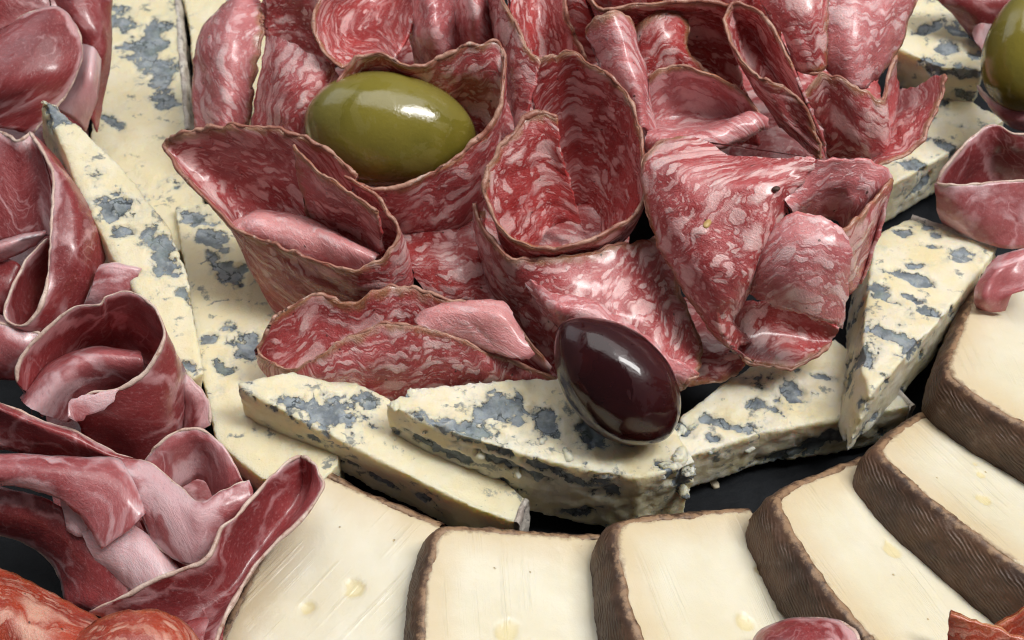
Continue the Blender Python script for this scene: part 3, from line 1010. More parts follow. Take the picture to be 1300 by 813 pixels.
blue_wedge([(490, 513, 2.65), (565, 545, 2.5), (660, 575, 2.3), (735, 595, 2.1), (815, 608, 1.9), (884, 588, 1.8), (855, 545, 1.8), (760, 478, 2.0), (640, 480, 2.3), (520, 492, 2.5)], 1.72,
           'crumbly blue cheese wedge below the dark olive, long vein along its cut front',
           [(635, 518, 34, .65, 12), (692, 538, 22, .7, 75), (752, 552, 20, .8, 80), (500, 548, 12, .6, 0), (590, 556, 60, .14, 24), (560, 572, 45, .16, 22), (640, 590, 50, .16, 28), (705, 600, 45, .16, 30), (772, 626, 14, .8, 0), (735, 650, 20, .5, -15), (868, 606, 20, .8, 60), (842, 590, 16, .5, 20), (800, 560, 12, .6, 0), (660, 505, 8, .5, 90)],
           crumbs=[(862, 580, .17, -.1), (874, 600, .2, .15), (868, 622, .16, .2), (850, 590, .13, -.2), (842, 605, .1, -.2), (880, 628, .13, .1), (500, 516, .12, -.1), (540, 548, .1, .1), (690, 560, .1, -.2), (720, 575, .12, -.2), (610, 578, .11, -.1), (655, 600, .12, -.2)],
           mat='blue_white', seed=45.0, auto=0.55, crumble=0.085, autosc=1.3, lean=(-0.05, -0.02), streak=(0.7, 1.3, 1.6))
blue_wedge([(818, 596, 1.5), (882, 578, 1.45), (965, 550, 1.4), (1044, 536, 1.35), (1159, 516, 1.3), (1130, 484, 1.3), (1060, 428, 1.4), (957, 465, 1.45), (906, 494, 1.5), (842, 548, 1.5)], 1.1,
           'blue cheese wedge right of the dark olive, its crumbled tip touching the next wedge',
           [(920, 537, 28, .3, 18), (1003, 497, 24, .5, 60), (960, 512, 10, .6, 0), (1055, 556, 28, .5, -15), (1000, 578, 32, .28, -6), (868, 545, 14, .6, 60), (862, 575, 16, .6, 20), (1042, 478, 14, .3, 10), (945, 480, 8, .8, 0), (985, 520, 12, .4, 60), (900, 555, 12, .4, 10)],
           crumbs=[(846, 562, .16, -.1), (858, 552, .14, -.2), (836, 580, .17, -.1), (832, 596, .14, .0), (866, 545, .1, -.2), (880, 540, .09, -.2), (850, 590, .14, .2), (950, 570, .12, -.4), (900, 575, .1, .1)],
           rinds=[(4, 5)], mat='blue_white', seed=57.0, auto=0.6, crumble=0.07, autosc=1.3)
blue_wedge([(1158, 274, 2.2), (1266, 315, 2.1), (1190, 412, 2.35), (1106, 498, 2.55), (1094, 470, 2.5), (1098, 400, 2.4), (1111, 298, 2.3)], 1.3,
           'triangular blue cheese wedge leaning tip down onto another wedge, right of the salami',
           [(1130, 425, 34, .32, 32), (1110, 366, 12, .7, 0), (1155, 352, 28, .28, 25), (1180, 395, 16, .45, 35), (1150, 295, 13, .4, 0), (1093, 450, 14, 1.6, 0), (1160, 380, 12, .3, 40), (1185, 312, 14, .25, 15), (1160, 440, 24, .3, -45)],
           rinds=[(0, 1)], mat='blue_white', seed=63.0, auto=0.42, crumble=0.05, autosc=1.6, lean=(-0.12, -0.05), streak=(0.7, 1.2, 1.0), flare=1.16)
blue_wedge([(1195, 108, 1.6), (1277, 152, 1.5), (1226, 183, 1.5), (1128, 238, 1.6), (1110, 195, 1.6)], 1.2,
           'blue cheese wedge between the salami and the ham on the right, behind the leaning triangle',
           [(1200, 185, 16, .4, 30), (1160, 208, 16, .6, 20), (1180, 150, 10, .5, 20), (1150, 268, 26, .5, -25), (1170, 235, 18, .3, -30), (1215, 160, 8, .4, 20)],
           mat='blue_white', seed=71.0, auto=0.5, autosc=1.4)
blue_wedge([(1160, -25, 2.6), (1206, 12, 2.6), (1255, 70, 2.5), (1248, 90, 2.5), (1195, 86, 2.5), (1140, 62, 2.5)], 1.0,
           'small yellow blue cheese chunk at the top right beside the cut off green olive',
           [(1180, 35, 20, .3, -40), (1200, 60, 14, .7, 0), (1215, 40, 16, .35, 30), (1182, 85, 14, .8, 0), (1240, 70, 8, .8, 0), (1225, 94, 30, .2, 0), (1222, 118, 10, .6, 0)],
           seed=83.0, auto=0.7)

# ================================================================== salami rosette
RG = 'salami slices rolled into the rosette'


def sal(label, rows, mat='sal', **kw):
    return sheet(rows, mat, 'salami_slice', label, **kw)


# flat slices that carry the rosette, seen only in the dark gaps
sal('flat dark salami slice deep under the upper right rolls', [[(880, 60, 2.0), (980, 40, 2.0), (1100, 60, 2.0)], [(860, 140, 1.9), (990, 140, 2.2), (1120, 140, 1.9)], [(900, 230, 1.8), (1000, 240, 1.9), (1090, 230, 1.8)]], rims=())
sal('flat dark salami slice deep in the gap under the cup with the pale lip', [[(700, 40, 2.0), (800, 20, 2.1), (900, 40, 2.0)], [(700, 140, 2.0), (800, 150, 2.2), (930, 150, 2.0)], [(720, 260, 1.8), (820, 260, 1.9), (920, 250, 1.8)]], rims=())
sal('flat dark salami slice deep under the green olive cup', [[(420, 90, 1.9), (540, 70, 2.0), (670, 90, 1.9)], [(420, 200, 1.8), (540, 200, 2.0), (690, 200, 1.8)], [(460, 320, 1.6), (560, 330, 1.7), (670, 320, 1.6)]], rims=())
sal('dark salami slice in the gap below the green olive, between the two big cones',
    [[(500, 290, 2.6), (560, 285, 2.7), (615, 270, 2.7)], [(520, 335, 2.5), (572, 345, 2.6), (622, 335, 2.4)], [(545, 380, 2.1), (590, 385, 2.2), (645, 385, 2.0)], [(560, 405, 1.8), (610, 410, 1.8), (660, 415, 1.7)]], mat='sal_red')
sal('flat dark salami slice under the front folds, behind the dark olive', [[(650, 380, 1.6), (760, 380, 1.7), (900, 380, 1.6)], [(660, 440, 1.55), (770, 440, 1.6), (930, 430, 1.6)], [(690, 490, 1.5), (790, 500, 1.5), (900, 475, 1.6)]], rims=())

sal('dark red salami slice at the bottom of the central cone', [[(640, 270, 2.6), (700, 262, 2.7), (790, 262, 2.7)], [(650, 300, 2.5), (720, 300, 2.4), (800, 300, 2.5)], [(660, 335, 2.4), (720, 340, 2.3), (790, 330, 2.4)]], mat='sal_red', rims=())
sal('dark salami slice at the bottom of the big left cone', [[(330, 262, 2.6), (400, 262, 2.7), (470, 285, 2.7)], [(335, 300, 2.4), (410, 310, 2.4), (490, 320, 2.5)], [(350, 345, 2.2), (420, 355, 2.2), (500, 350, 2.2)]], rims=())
sal('salami slice cut off by the top edge, furthest left behind the herb', [[(690, -70, 4.2), (720, -75, 4.5), (760, -70, 4.3)], [(700, -20, 4.4), (730, -25, 4.8), (770, -20, 4.5)], [(705, 30, 3.8), (735, 30, 4.0), (780, 30, 3.8)], [(710, 80, 3.0), (740, 80, 3.1), (790, 80, 3.0)]], mat='sal_red', rims=())
sal('salami slice cut off by the top edge, behind the long brown rim', [[(770, -70, 5.0), (830, -75, 5.4), (900, -70, 5.2)], [(770, -30, 5.4), (830, -32, 5.8), (905, -28, 5.6)], [(775, 5, 5.0), (835, 0, 5.3), (910, 4, 5.2)], [(785, 60, 3.6), (840, 60, 3.7), (915, 60, 3.6)]], rims=())
sal('salami slice cut off by the top edge, behind the leaf shaped curl', [[(895, -70, 5.0), (935, -70, 5.3), (980, -70, 5.0)], [(900, -25, 5.2), (938, -25, 5.6), (985, -25, 5.4)], [(905, 15, 4.9), (940, 15, 5.2), (990, 15, 5.0)], [(915, 80, 3.6), (945, 80, 3.8), (995, 80, 3.6)]], mat='sal_red', rims=())

sal('dark salami slice behind the swirled cup at the top', [[(430, -60, 3.2), (530, -60, 3.4), (640, -60, 3.2)], [(430, 20, 3.2), (530, 20, 3.3), (640, 20, 3.2)], [(440, 95, 2.6), (530, 95, 2.7), (640, 95, 2.6)]], mat='sal_red', rims=())
# back row, left to right
sal('pale pink salami slice standing against blue cheese, left end of the back row',
    [[(292, 2, 3.7), (256, 45, 3.4), (245, 100, 2.9), (252, 168, 2.3)], [(308, -8, 4.1), (286, 45, 4.0), (283, 105, 3.5), (283, 168, 2.8)], [(336, 8, 3.9), (331, 58, 3.7), (321, 110, 3.2), (312, 168, 2.5)]], mat='sal_pale', rims=('r1',))
sal('dark dried salami slice hollow at the top, behind the pale pink slice',
    [[(335, -25, 4.6), (380, -30, 4.8), (420, -25, 4.7)], [(332, 15, 4.0), (375, 20, 3.9), (415, 20, 4.1)], [(336, 55, 3.4), (380, 60, 3.3), (425, 55, 3.6)], [(345, 110, 2.7), (385, 110, 2.6), (425, 100, 2.9)]], mat='sal', rims=('r0',))
sal('salami slice with broad white streaks, left of the green olive',
    [[(340, 46, 4.2), (334, 90, 3.8), (325, 130, 3.2), (320, 165, 2.7)], [(362, 50, 4.5), (355, 95, 4.2), (346, 135, 3.7), (342, 165, 3.2)], [(398, 70, 4.6), (380, 105, 4.3), (368, 140, 3.9), (362, 168, 3.5)],
     [(428, 88, 4.4), (405, 115, 4.2), (388, 145, 3.9), (378, 175, 3.5)], [(425, 110, 3.6), (415, 140, 3.5), (405, 170, 3.3), (395, 195, 3.1)]], rims=('r1',))
sal('open salami cup with swirled fat at the top, above the green olive',
    [[(440, -35, 5.3), (412, -5, 5.3), (398, 22, 5.2), (404, 58, 4.9), (430, 86, 4.7), (450, 80, 4.7)], [(470, -35, 4.5), (440, 0, 4.3), (432, 25, 4.2), (436, 52, 4.1), (452, 72, 4.2), (470, 75, 4.4)],
     [(505, -35, 4.4), (490, 0, 4.0), (482, 25, 3.9), (478, 45, 3.9), (478, 62, 4.1), (485, 75, 4.4)], [(540, -35, 5.0), (530, 0, 4.8), (524, 25, 4.7), (518, 48, 4.6), (508, 68, 4.6), (500, 85, 4.5)]], mat='sal_red')
sal('tall pale salami slice pleated in two upright folds, above and right of the green olive',
    [[(518, -30, 5.0), (525, 15, 4.7), (523, 45, 4.3), (528, 100, 3.3)], [(546, -30, 5.6), (550, 15, 5.3), (551, 48, 4.9), (556, 100, 3.6)], [(574, -30, 5.1), (577, 12, 4.8), (579, 45, 4.4), (586, 100, 3.3)],
     [(600, -30, 5.7), (603, 10, 5.4), (605, 42, 4.9), (611, 100, 3.6)], [(624, -30, 5.2), (626, 12, 4.8), (628, 42, 4.4), (632, 100, 3.3)]], mat='sal_pale', rims=('r1',))
sal('dark red salami slice standing at the top with long vertical streaks, behind the central cone',
    [[(640, -30, 5.7), (668, -30, 5.2), (695, -30, 5.2), (716, -28, 5.6)], [(652, 25, 5.2), (675, 25, 4.8), (700, 25, 4.8), (722, 28, 5.2)], [(668, 80, 4.5), (690, 82, 4.2), (712, 82, 4.2), (742, 78, 4.6)], [(680, 130, 3.8), (700, 130, 3.5), (720, 130, 3.6), (750, 130, 3.9)]], mat='sal_red', rims=('c1',), uvrot=1.5)
sal('narrow edge-on salami slice with a shiny ridge, between olive cup and central cone',
    [[(632, -30, 5.9), (642, 10, 5.8), (660, 48, 5.6), (684, 78, 5.4)], [(622, -10, 5.4), (634, 40, 5.2), (652, 90, 5.0), (674, 130, 4.8)], [(628, 20, 4.8), (636, 80, 4.5), (648, 140, 4.2), (664, 185, 4.0)], [(640, 60, 4.0), (646, 110, 3.8), (654, 160, 3.5), (668, 215, 3.2)]], mat='sal', rims=('r0',))

# green olive cup
sal('salami cup holding the green olive',
    [[(412, 140, 4.6), (438, 92, 5.0), (478, 66, 5.3), (528, 86, 5.2), (560, 74, 5.3), (600, 58, 5.5), (637, 58, 5.4), (641, 112, 5.0), (626, 158, 4.6), (588, 192, 4.3), (545, 220, 4.15), (495, 242, 4.0), (448, 232, 4.0)],
     [(430, 150, 4.1), (450, 115, 4.4), (485, 100, 4.6), (528, 110, 4.5), (565, 110, 4.6), (600, 100, 4.8), (634, 108, 4.8), (636, 160, 4.2), (625, 205, 3.7), (595, 235, 3.5), (548, 258, 3.4), (495, 268, 3.3), (455, 255, 3.4)],
     [(440, 180, 3.4), (465, 155, 3.5), (495, 145, 3.6), (530, 145, 3.6), (560, 145, 3.7), (590, 145, 3.8), (622, 165, 3.8), (624, 215, 3.3), (612, 255, 2.9), (585, 280, 2.8), (545, 292, 2.7), (505, 295, 2.6), (475, 280, 2.8)],
     [(470, 220, 2.6), (485, 205, 2.6), (505, 205, 2.6), (530, 205, 2.6), (555, 205, 2.6), (580, 210, 2.7), (602, 225, 2.7), (606, 260, 2.4), (598, 295, 2.2), (572, 310, 2.0), (545, 318, 2.0), (515, 318, 2.0), (490, 305, 2.2)]], rim_r=0.085)
olive(493, 165, 3.95, 106, 73, -6, 'olive_g', 'whole green olive sitting in a salami cup', 1)

# big left cone
sal('big rolled salami cone below left of the green olive, its corner pointing left',
    [[(455, 222, 4.2), (420, 190, 4.5), (370, 170, 4.7), (300, 158, 4.7), (240, 168, 4.4), (207, 186, 4.0), (248, 238, 3.75), (298, 288, 3.5), (345, 312, 3.4), (410, 334, 3.3), (470, 338, 3.4), (506, 300, 3.75), (488, 258, 4.1), (440, 222, 4.3)],
     [(435, 265, 3.3), (405, 240, 3.5), (360, 225, 3.6), (310, 220, 3.5), (275, 222, 3.4), (268, 240, 3.3), (285, 278, 3.1), (306, 312, 2.9), (355, 345, 2.7), (415, 365, 2.6), (480, 368, 2.7), (514, 330, 3.0), (500, 290, 3.3), (455, 255, 3.5)],
     [(425, 310, 2.6), (400, 290, 2.6), (365, 275, 2.7), (335, 268, 2.7), (315, 275, 2.6), (310, 290, 2.5), (318, 320, 2.3), (326, 352, 2.1), (370, 380, 2.0), (425, 390, 1.95), (485, 388, 2.0), (520, 358, 2.3), (505, 325, 2.6), (460, 300, 2.8)],
     [(410, 345, 2.1), (395, 335, 2.1), (375, 330, 2.1), (360, 330, 2.0), (350, 340, 1.9), (345, 352, 1.8), (343, 370, 1.7), (346, 395, 1.55), (385, 408, 1.5), (430, 408, 1.5), (480, 400, 1.55), (515, 378, 1.8), (500, 350, 2.0), (450, 335, 2.2)]], mat='sal', rim_r=0.085)
sal('shiny pink fold of salami tucked inside the big left cone',
    [[(292, 290, 2.9), (312, 272, 3.15), (345, 268, 3.2), (395, 282, 3.2), (445, 305, 3.15), (480, 322, 3.0)], [(294, 288, 3.25), (316, 276, 3.5), (348, 276, 3.5), (396, 291, 3.45), (445, 313, 3.4), (478, 328, 3.2)],
     [(304, 300, 3.3), (328, 298, 3.4), (358, 304, 3.35), (400, 318, 3.25), (444, 330, 3.2), (474, 338, 3.05)], [(318, 322, 2.7), (340, 328, 2.7), (368, 338, 2.65), (405, 350, 2.6), (444, 356, 2.6), (470, 358, 2.6)]], mat='sal_pink', rims=())
sal('salami slice with a tan lobed edge standing inside the big left cone',
    [[(370, 188, 4.75), (398, 214, 4.65), (436, 238, 4.45), (482, 268, 4.2)], [(384, 232, 3.9), (410, 250, 3.9), (445, 270, 3.8), (484, 296, 3.7)], [(392, 270, 3.2), (420, 285, 3.1), (450, 300, 3.1), (484, 322, 3.1)], [(396, 300, 2.6), (424, 310, 2.5), (452, 320, 2.5), (480, 340, 2.5)]], mat='sal', rims=('c0', 'r0'))

# front folded slice
sal('salami slice folded in half lying at the front left on the blue cheese',
    [[(328, 442, 2.25), (345, 408, 2.7), (356, 396, 2.8), (398, 376, 3.0), (445, 384, 2.9), (485, 366, 3.1), (530, 367, 3.05), (580, 384, 2.95), (640, 400, 2.8), (692, 455, 2.5)],
     [(326, 446, 2.15), (335, 436, 2.25), (358, 432, 2.25), (403, 430, 2.25), (448, 434, 2.2), (490, 428, 2.25), (535, 430, 2.2), (585, 442, 2.2), (642, 457, 2.1), (698, 474, 2.05)],
     [(328, 452, 2.05), (334, 468, 1.8), (353, 487, 1.6), (388, 502, 1.45), (432, 512, 1.4), (490, 509, 1.4), (542, 507, 1.4), (602, 505, 1.4), (652, 501, 1.5), (704, 496, 1.6)],
     [(330, 451, 2.12), (340, 466, 2.0), (366, 479, 2.05), (402, 480, 2.15), (442, 476, 2.25), (490, 464, 2.3), (542, 464, 2.3), (602, 472, 2.2), (652, 482, 2.1), (706, 489, 1.9)],
     [(331, 449, 2.2), (350, 464, 2.2), (374, 468, 2.3), (405, 452, 2.55), (430, 437, 2.7), (484, 412, 2.95), (528, 414, 2.95), (575, 427, 2.85), (620, 447, 2.6), (709, 481, 2.05)]], mat='sal', rims=('r0', 'r1'), rim_r=0.07)
sal('bright pink ragged piece of salami caught in the fold at the front left',
    [[(528, 404, 2.9), (545, 392, 3.05), (585, 386, 3.15), (628, 384, 3.2), (645, 392, 3.1)], [(540, 416, 2.95), (565, 402, 3.1), (600, 400, 3.2), (636, 402, 3.2), (658, 414, 3.0)],
     [(570, 426, 2.85), (595, 422, 2.95), (622, 424, 3.0), (650, 426, 3.0), (670, 434, 2.9)], [(612, 445, 2.65), (630, 450, 2.7), (648, 455, 2.75), (664, 457, 2.75), (680, 450, 2.75)]], mat='sal_pink', rims=())

# central cone
sal('tall central salami cone with a double rolled wall',
    [[(672, 92, 4.9), (684, 76, 5.2), (728, 69, 5.4), (772, 98, 5.4), (802, 138, 5.1), (818, 198, 4.7), (814, 262, 4.2), (765, 297, 4.0), (700, 318, 3.9), (640, 295, 4.0), (614, 238, 4.5), (635, 190, 4.9), (660, 158, 5.1), (684, 143, 5.2), (709, 150, 5.1)],
     [(680, 150, 4.1), (695, 140, 4.2), (730, 140, 4.2), (765, 165, 4.1), (792, 205, 3.9), (805, 250, 3.6), (800, 295, 3.3), (755, 320, 3.2), (700, 335, 3.1), (652, 325, 3.2), (632, 285, 3.7), (650, 232, 4.3), (670, 205, 4.5), (692, 192, 4.5), (714, 200, 4.4)],
     [(690, 210, 3.3), (705, 205, 3.3), (735, 210, 3.2), (760, 235, 3.1), (775, 262, 2.9), (780, 290, 2.8), (775, 315, 2.6), (740, 335, 2.6), (700, 345, 2.5), (668, 340, 2.7), (660, 305, 3.2), (672, 270, 3.6), (690, 245, 3.7), (708, 240, 3.7), (728, 245, 3.6)],
     [(700, 270, 2.6), (712, 265, 2.5), (730, 272, 2.4), (748, 288, 2.3), (755, 305, 2.2), (758, 322, 2.1), (752, 338, 2.0), (730, 348, 2.0), (702, 352, 2.0), (685, 350, 2.2), (682, 325, 2.6), (690, 300, 3.0), (705, 285, 3.0), (722, 280, 3.0), (738, 285, 2.9)]],
    mat='sal_red', rim_r=0.085)
sal('salami slice wrapped around the foot of the central cone, draping beside the dark olive',
    [[(604, 254, 4.0), (613, 290, 3.8), (646, 325, 3.6), (680, 330, 3.6), (732, 324, 3.6), (785, 310, 3.6), (850, 300, 3.0)],
     [(604, 300, 3.2), (618, 330, 3.0), (652, 358, 3.1), (690, 352, 3.45), (748, 360, 3.4), (805, 370, 3.2), (868, 390, 2.5)],
     [(610, 335, 2.4), (630, 375, 2.2), (668, 400, 2.5), (703, 395, 3.1), (770, 405, 3.1), (830, 425, 2.8), (890, 438, 2.2)],
     [(625, 370, 1.8), (650, 420, 1.6), (690, 450, 1.8), (712, 430, 2.6), (780, 445, 2.7), (840, 465, 2.4), (880, 478, 2.1)],
     [(640, 400, 1.5), (670, 445, 1.4), (705, 480, 1.4), (720, 475, 1.8), (780, 490, 1.9), (830, 498, 1.8), (866, 494, 1.7)]], mat='sal', rims=('r0', 'c1'))
sal('thin pale salami strip crossing in front of the central cone, above the dark olive',
    [[(660, 345, 3.2), (700, 372, 3.6), (745, 380, 3.6), (790, 405, 3.4), (835, 440, 2.95), (886, 474, 2.45)], [(672, 368, 3.2), (705, 392, 3.6), (745, 402, 3.5), (785, 428, 3.3), (826, 460, 2.85), (872, 488, 2.3)],
     [(692, 402, 3.0), (712, 415, 3.0), (745, 428, 2.9), (780, 452, 2.7), (815, 478, 2.3), (856, 500, 1.9)]], mat='sal_pale', rims=('c1',))

# right of the centre
sal('upright rounded salami fold with a shiny ridge, right of the central cone top',
    [[(742, 38, 5.4), (756, 24, 5.7), (775, 17, 5.9), (796, 24, 5.7), (806, 40, 5.4)], [(758, 70, 5.1), (775, 62, 5.4), (792, 60, 5.5), (806, 66, 5.3), (815, 80, 5.0)], [(778, 110, 4.7), (792, 108, 5.0), (806, 106, 5.1), (816, 110, 4.9), (824, 120, 4.6)],
     [(798, 165, 4.1), (808, 165, 4.3), (818, 165, 4.4), (828, 165, 4.2), (836, 170, 4.0)]], mat='sal_pale', rims=('r0',))
sal('ragged salami slice standing behind the pale folded lip',
    [[(806, 40, 5.2), (824, 22, 5.5), (843, 14, 5.6), (862, 18, 5.5), (874, 26, 5.3)], [(812, 70, 5.0), (830, 58, 5.2), (846, 55, 5.3), (862, 58, 5.2), (877, 62, 5.0)], [(818, 110, 4.5), (840, 100, 4.6), (860, 96, 4.6), (880, 96, 4.6), (905, 100, 4.5)]], mat='sal_red', rims=('r0', 'c1'))
sal('salami cup with a wide pale pink lip folded outward, right of the central cone',
    [[(822, 100, 4.95), (850, 86, 5.15), (890, 90, 5.1), (925, 104, 4.95), (950, 122, 4.75), (972, 150, 4.6)], [(825, 130, 4.3), (858, 122, 4.3), (895, 122, 4.3), (928, 130, 4.3), (950, 142, 4.35), (970, 155, 4.45)],
     [(826, 158, 3.9), (862, 156, 3.9), (898, 154, 3.95), (930, 150, 4.1), (952, 148, 4.3), (968, 156, 4.4)], [(822, 170, 4.35), (862, 173, 4.5), (900, 168, 4.6), (930, 157, 4.65), (955, 147, 4.65), (973, 153, 4.55)],
     [(820, 184, 4.25), (866, 190, 4.4), (908, 184, 4.5), (938, 172, 4.55), (962, 160, 4.6), (974, 158, 4.45)], [(824, 190, 4.05), (868, 196, 4.2), (910, 190, 4.3), (940, 178, 4.35), (964, 165, 4.4), (972, 162, 4.3)]], mat='sal_pale', rims=('r0',), rim_r=0.05)
sal('long salami slice along the top edge with a dark hollow under its brown rim',
    [[(742, -8, 5.9), (768, 14, 5.8), (822, 4, 5.9), (885, 1, 5.9), (925, 8, 5.8)], [(755, 20, 5.2), (785, 38, 5.0), (838, 34, 4.9), (890, 34, 4.9), (928, 38, 5.0)], [(775, 80, 4.0), (812, 95, 3.8), (860, 100, 3.6), (905, 105, 3.5), (945, 110, 3.7)], [(800, 160, 2.9), (840, 170, 2.7), (885, 175, 2.6), (925, 180, 2.5), (965, 185, 2.7)]],
    mat='sal_red')
sal('curled salami slice shaped like a long leaf, hanging over the dark hollow',
    [[(1004, 80, 5.35), (982, 40, 5.6), (957, 11, 5.8), (928, 6, 5.8), (917, 28, 5.7), (930, 64, 5.55), (962, 96, 5.35), (1000, 115, 5.1), (1024, 138, 4.8)],
     [(1015, 110, 4.9), (990, 75, 4.9), (962, 45, 4.9), (942, 38, 5.0), (932, 50, 5.15), (944, 88, 5.15), (975, 122, 4.95), (1008, 140, 4.7), (1032, 160, 4.5)],
     [(1030, 150, 4.5), (1010, 125, 4.4), (985, 100, 4.4), (965, 85, 4.6), (950, 85, 4.75), (965, 120, 4.7), (992, 150, 4.5), (1018, 168, 4.3), (1040, 182, 4.2)],
     [(1047, 184, 4.1), (1042, 178, 4.1), (1032, 172, 4.1), (1015, 165, 4.1), (992, 160, 4.1), (1002, 172, 4.0), (1015, 185, 3.9), (1030, 195, 3.9), (1044, 202, 3.9)]], mat='sal', rims=('r0', 'c1'))
sal('large smooth pale salami slice at the top right with big white spots',
    [[(1040, -30, 5.7), (1085, -30, 5.9), (1130, -30, 5.7), (1172, -30, 5.2)], [(1042, 20, 5.4), (1085, 22, 5.6), (1125, 20, 5.4), (1160, 18, 4.9)], [(1044, 65, 5.0), (1080, 68, 5.2), (1112, 66, 5.0), (1142, 56, 4.6)], [(1058, 105, 4.5), (1078, 110, 4.6), (1098, 108, 4.5), (1116, 96, 4.3)]], mat='sal_pale', rims=('c1',))
sal('salami slice with a thick tan edge at the top, left of the large pale one',
    [[(950, -30, 5.8), (985, -30, 6.1), (1020, -30, 6.2), (1050, -30, 6.0)], [(972, 10, 5.6), (998, 14, 5.8), (1028, 14, 5.9), (1052, 12, 5.7)], [(994, 50, 5.2), (1012, 54, 5.4), (1034, 54, 5.4), (1050, 48, 5.3)], [(1012, 88, 4.7), (1026, 92, 4.8), (1040, 92, 4.8), (1050, 84, 4.8)]], mat='sal', rims=('r1', 'c1'), rim_r=0.09)
sal('small salami cup under the large pale slice at the right of the rosette',
    [[(1022, 122, 4.8), (1042, 98, 5.1), (1074, 104, 5.15), (1100, 116, 5.0), (1118, 128, 4.8), (1128, 98, 4.9), (1138, 73, 5.0)], [(1036, 148, 4.3), (1056, 138, 4.5), (1082, 142, 4.6), (1106, 152, 4.5), (1122, 158, 4.3), (1130, 128, 4.3), (1139, 100, 4.4)],
     [(1046, 178, 3.8), (1066, 178, 3.9), (1090, 182, 4.0), (1112, 186, 3.9), (1126, 184, 3.8), (1132, 158, 3.8), (1138, 130, 3.8)], [(1052, 205, 3.2), (1072, 210, 3.2), (1092, 212, 3.2), (1112, 210, 3.2), (1124, 204, 3.2), (1130, 185, 3.2), (1136, 165, 3.2)]], mat='sal')
sal('narrow salami slice curling up at the far right of the rosette against the blue cheese',
    [[(1112, 214, 3.9), (1145, 198, 3.95), (1175, 168, 4.1), (1194, 132, 4.3), (1199, 94, 4.5)], [(1108, 206, 3.6), (1136, 182, 3.6), (1160, 150, 3.7), (1176, 122, 3.9), (1184, 98, 4.2)], [(1106, 190, 3.1), (1122, 165, 3.1), (1140, 142, 3.2), (1152, 126, 3.4), (1162, 112, 3.6)],
     [(1108, 170, 2.6), (1118, 150, 2.6), (1128, 135, 2.7), (1136, 125, 2.8), (1144, 118, 2.9)]], mat='sal', rim_r=0.085)

# big right slice
big = sal('largest salami slice, right of the rosette, rolled into a tube with its opening showing',
          [[(858, 176, 5.0), (832, 186, 4.9), (816, 212, 4.75), (822, 275, 4.25), (849, 335, 3.75), (882, 392, 3.2), (914, 433, 2.75), (955, 458, 2.35)],
           [(890, 176, 5.1), (872, 200, 5.1), (862, 232, 5.0), (866, 288, 4.6), (882, 340, 4.15), (900, 384, 3.65), (914, 422, 3.1), (935, 446, 2.6)],
           [(926, 197, 5.1), (926, 218, 5.15), (928, 244, 5.1), (928, 290, 4.75), (922, 340, 4.3), (918, 382, 3.8), (918, 414, 3.2), (938, 440, 2.6)],
           [(985, 204, 5.2), (984, 222, 5.25), (980, 244, 5.2), (966, 290, 4.8), (946, 340, 4.3), (932, 378, 3.8), (924, 408, 3.2), (946, 436, 2.5)],
           [(1040, 202, 5.3), (1022, 225, 5.1), (1006, 248, 4.9), (984, 294, 4.4), (958, 346, 3.8), (940, 384, 3.3), (930, 412, 2.8), (952, 436, 2.3)]],
          rims=('r0',), rim_r=0.075, uvrot=0.8)
sheet([[(970, 205, 5.15), (1000, 203, 5.25), (1042, 202, 5.3), (1088, 200, 5.2), (1130, 220, 4.8), (1124, 262, 4.3), (1112, 310, 3.6), (1090, 360, 2.7)],
       [(984, 226, 5.1), (1008, 220, 5.1), (1042, 216, 5.1), (1082, 217, 5.0), (1112, 236, 4.75), (1110, 275, 4.0), (1102, 318, 3.2), (1082, 362, 2.5)],
       [(994, 248, 4.95), (1014, 240, 4.9), (1040, 234, 4.85), (1072, 234, 4.8), (1096, 250, 4.6), (1096, 284, 3.8), (1090, 325, 3.0), (1076, 365, 2.4)],
       [(1002, 268, 4.7), (1018, 258, 4.6), (1040, 250, 4.55), (1064, 250, 4.5), (1082, 262, 4.4), (1084, 292, 3.6), (1080, 330, 2.8), (1070, 368, 2.3)],
       [(1010, 290, 4.0), (1022, 282, 3.9), (1040, 278, 3.8), (1058, 278, 3.8), (1068, 285, 3.7), (1072, 310, 3.2), (1070, 340, 2.6), (1064, 372, 2.2)]],
      'sal_pale', 'rolled_back', parent=big, rims=(), uvrot=0.0)
sheet([[(966, 306, 4.3), (984, 286, 4.75), (1008, 270, 5.0), (1036, 274, 5.05), (1060, 284, 5.0), (1077, 302, 4.8)],
       [(956, 326, 4.15), (980, 312, 4.6), (1006, 306, 4.85), (1036, 310, 4.9), (1060, 316, 4.8), (1077, 328, 4.5)],
       [(946, 352, 3.7), (972, 350, 4.1), (1004, 354, 4.35), (1034, 358, 4.35), (1058, 360, 4.2), (1075, 365, 3.95)],
       [(944, 368, 3.3), (972, 382, 3.5), (1004, 394, 3.65), (1034, 403, 3.55), (1058, 411, 3.35), (1071, 418, 3.1)]],
      'sal_pale', 'rolled_end', parent=big, rims=(), uvrot=0.3)
sheet([[(1060, 300, 4.75), (1082, 286, 4.75), (1106, 258, 4.75), (1132, 226, 4.8)], [(1062, 322, 4.3), (1084, 312, 4.25), (1106, 288, 4.2), (1127, 256, 4.2)], [(1064, 345, 3.6), (1082, 340, 3.55), (1098, 322, 3.5), (1115, 298, 3.5)], [(1066, 372, 2.8), (1078, 370, 2.75), (1088, 360, 2.7), (1098, 345, 2.7)]],
      'sal', 'outer_wall', parent=big, rims=('r0',), rim_r=0.03)
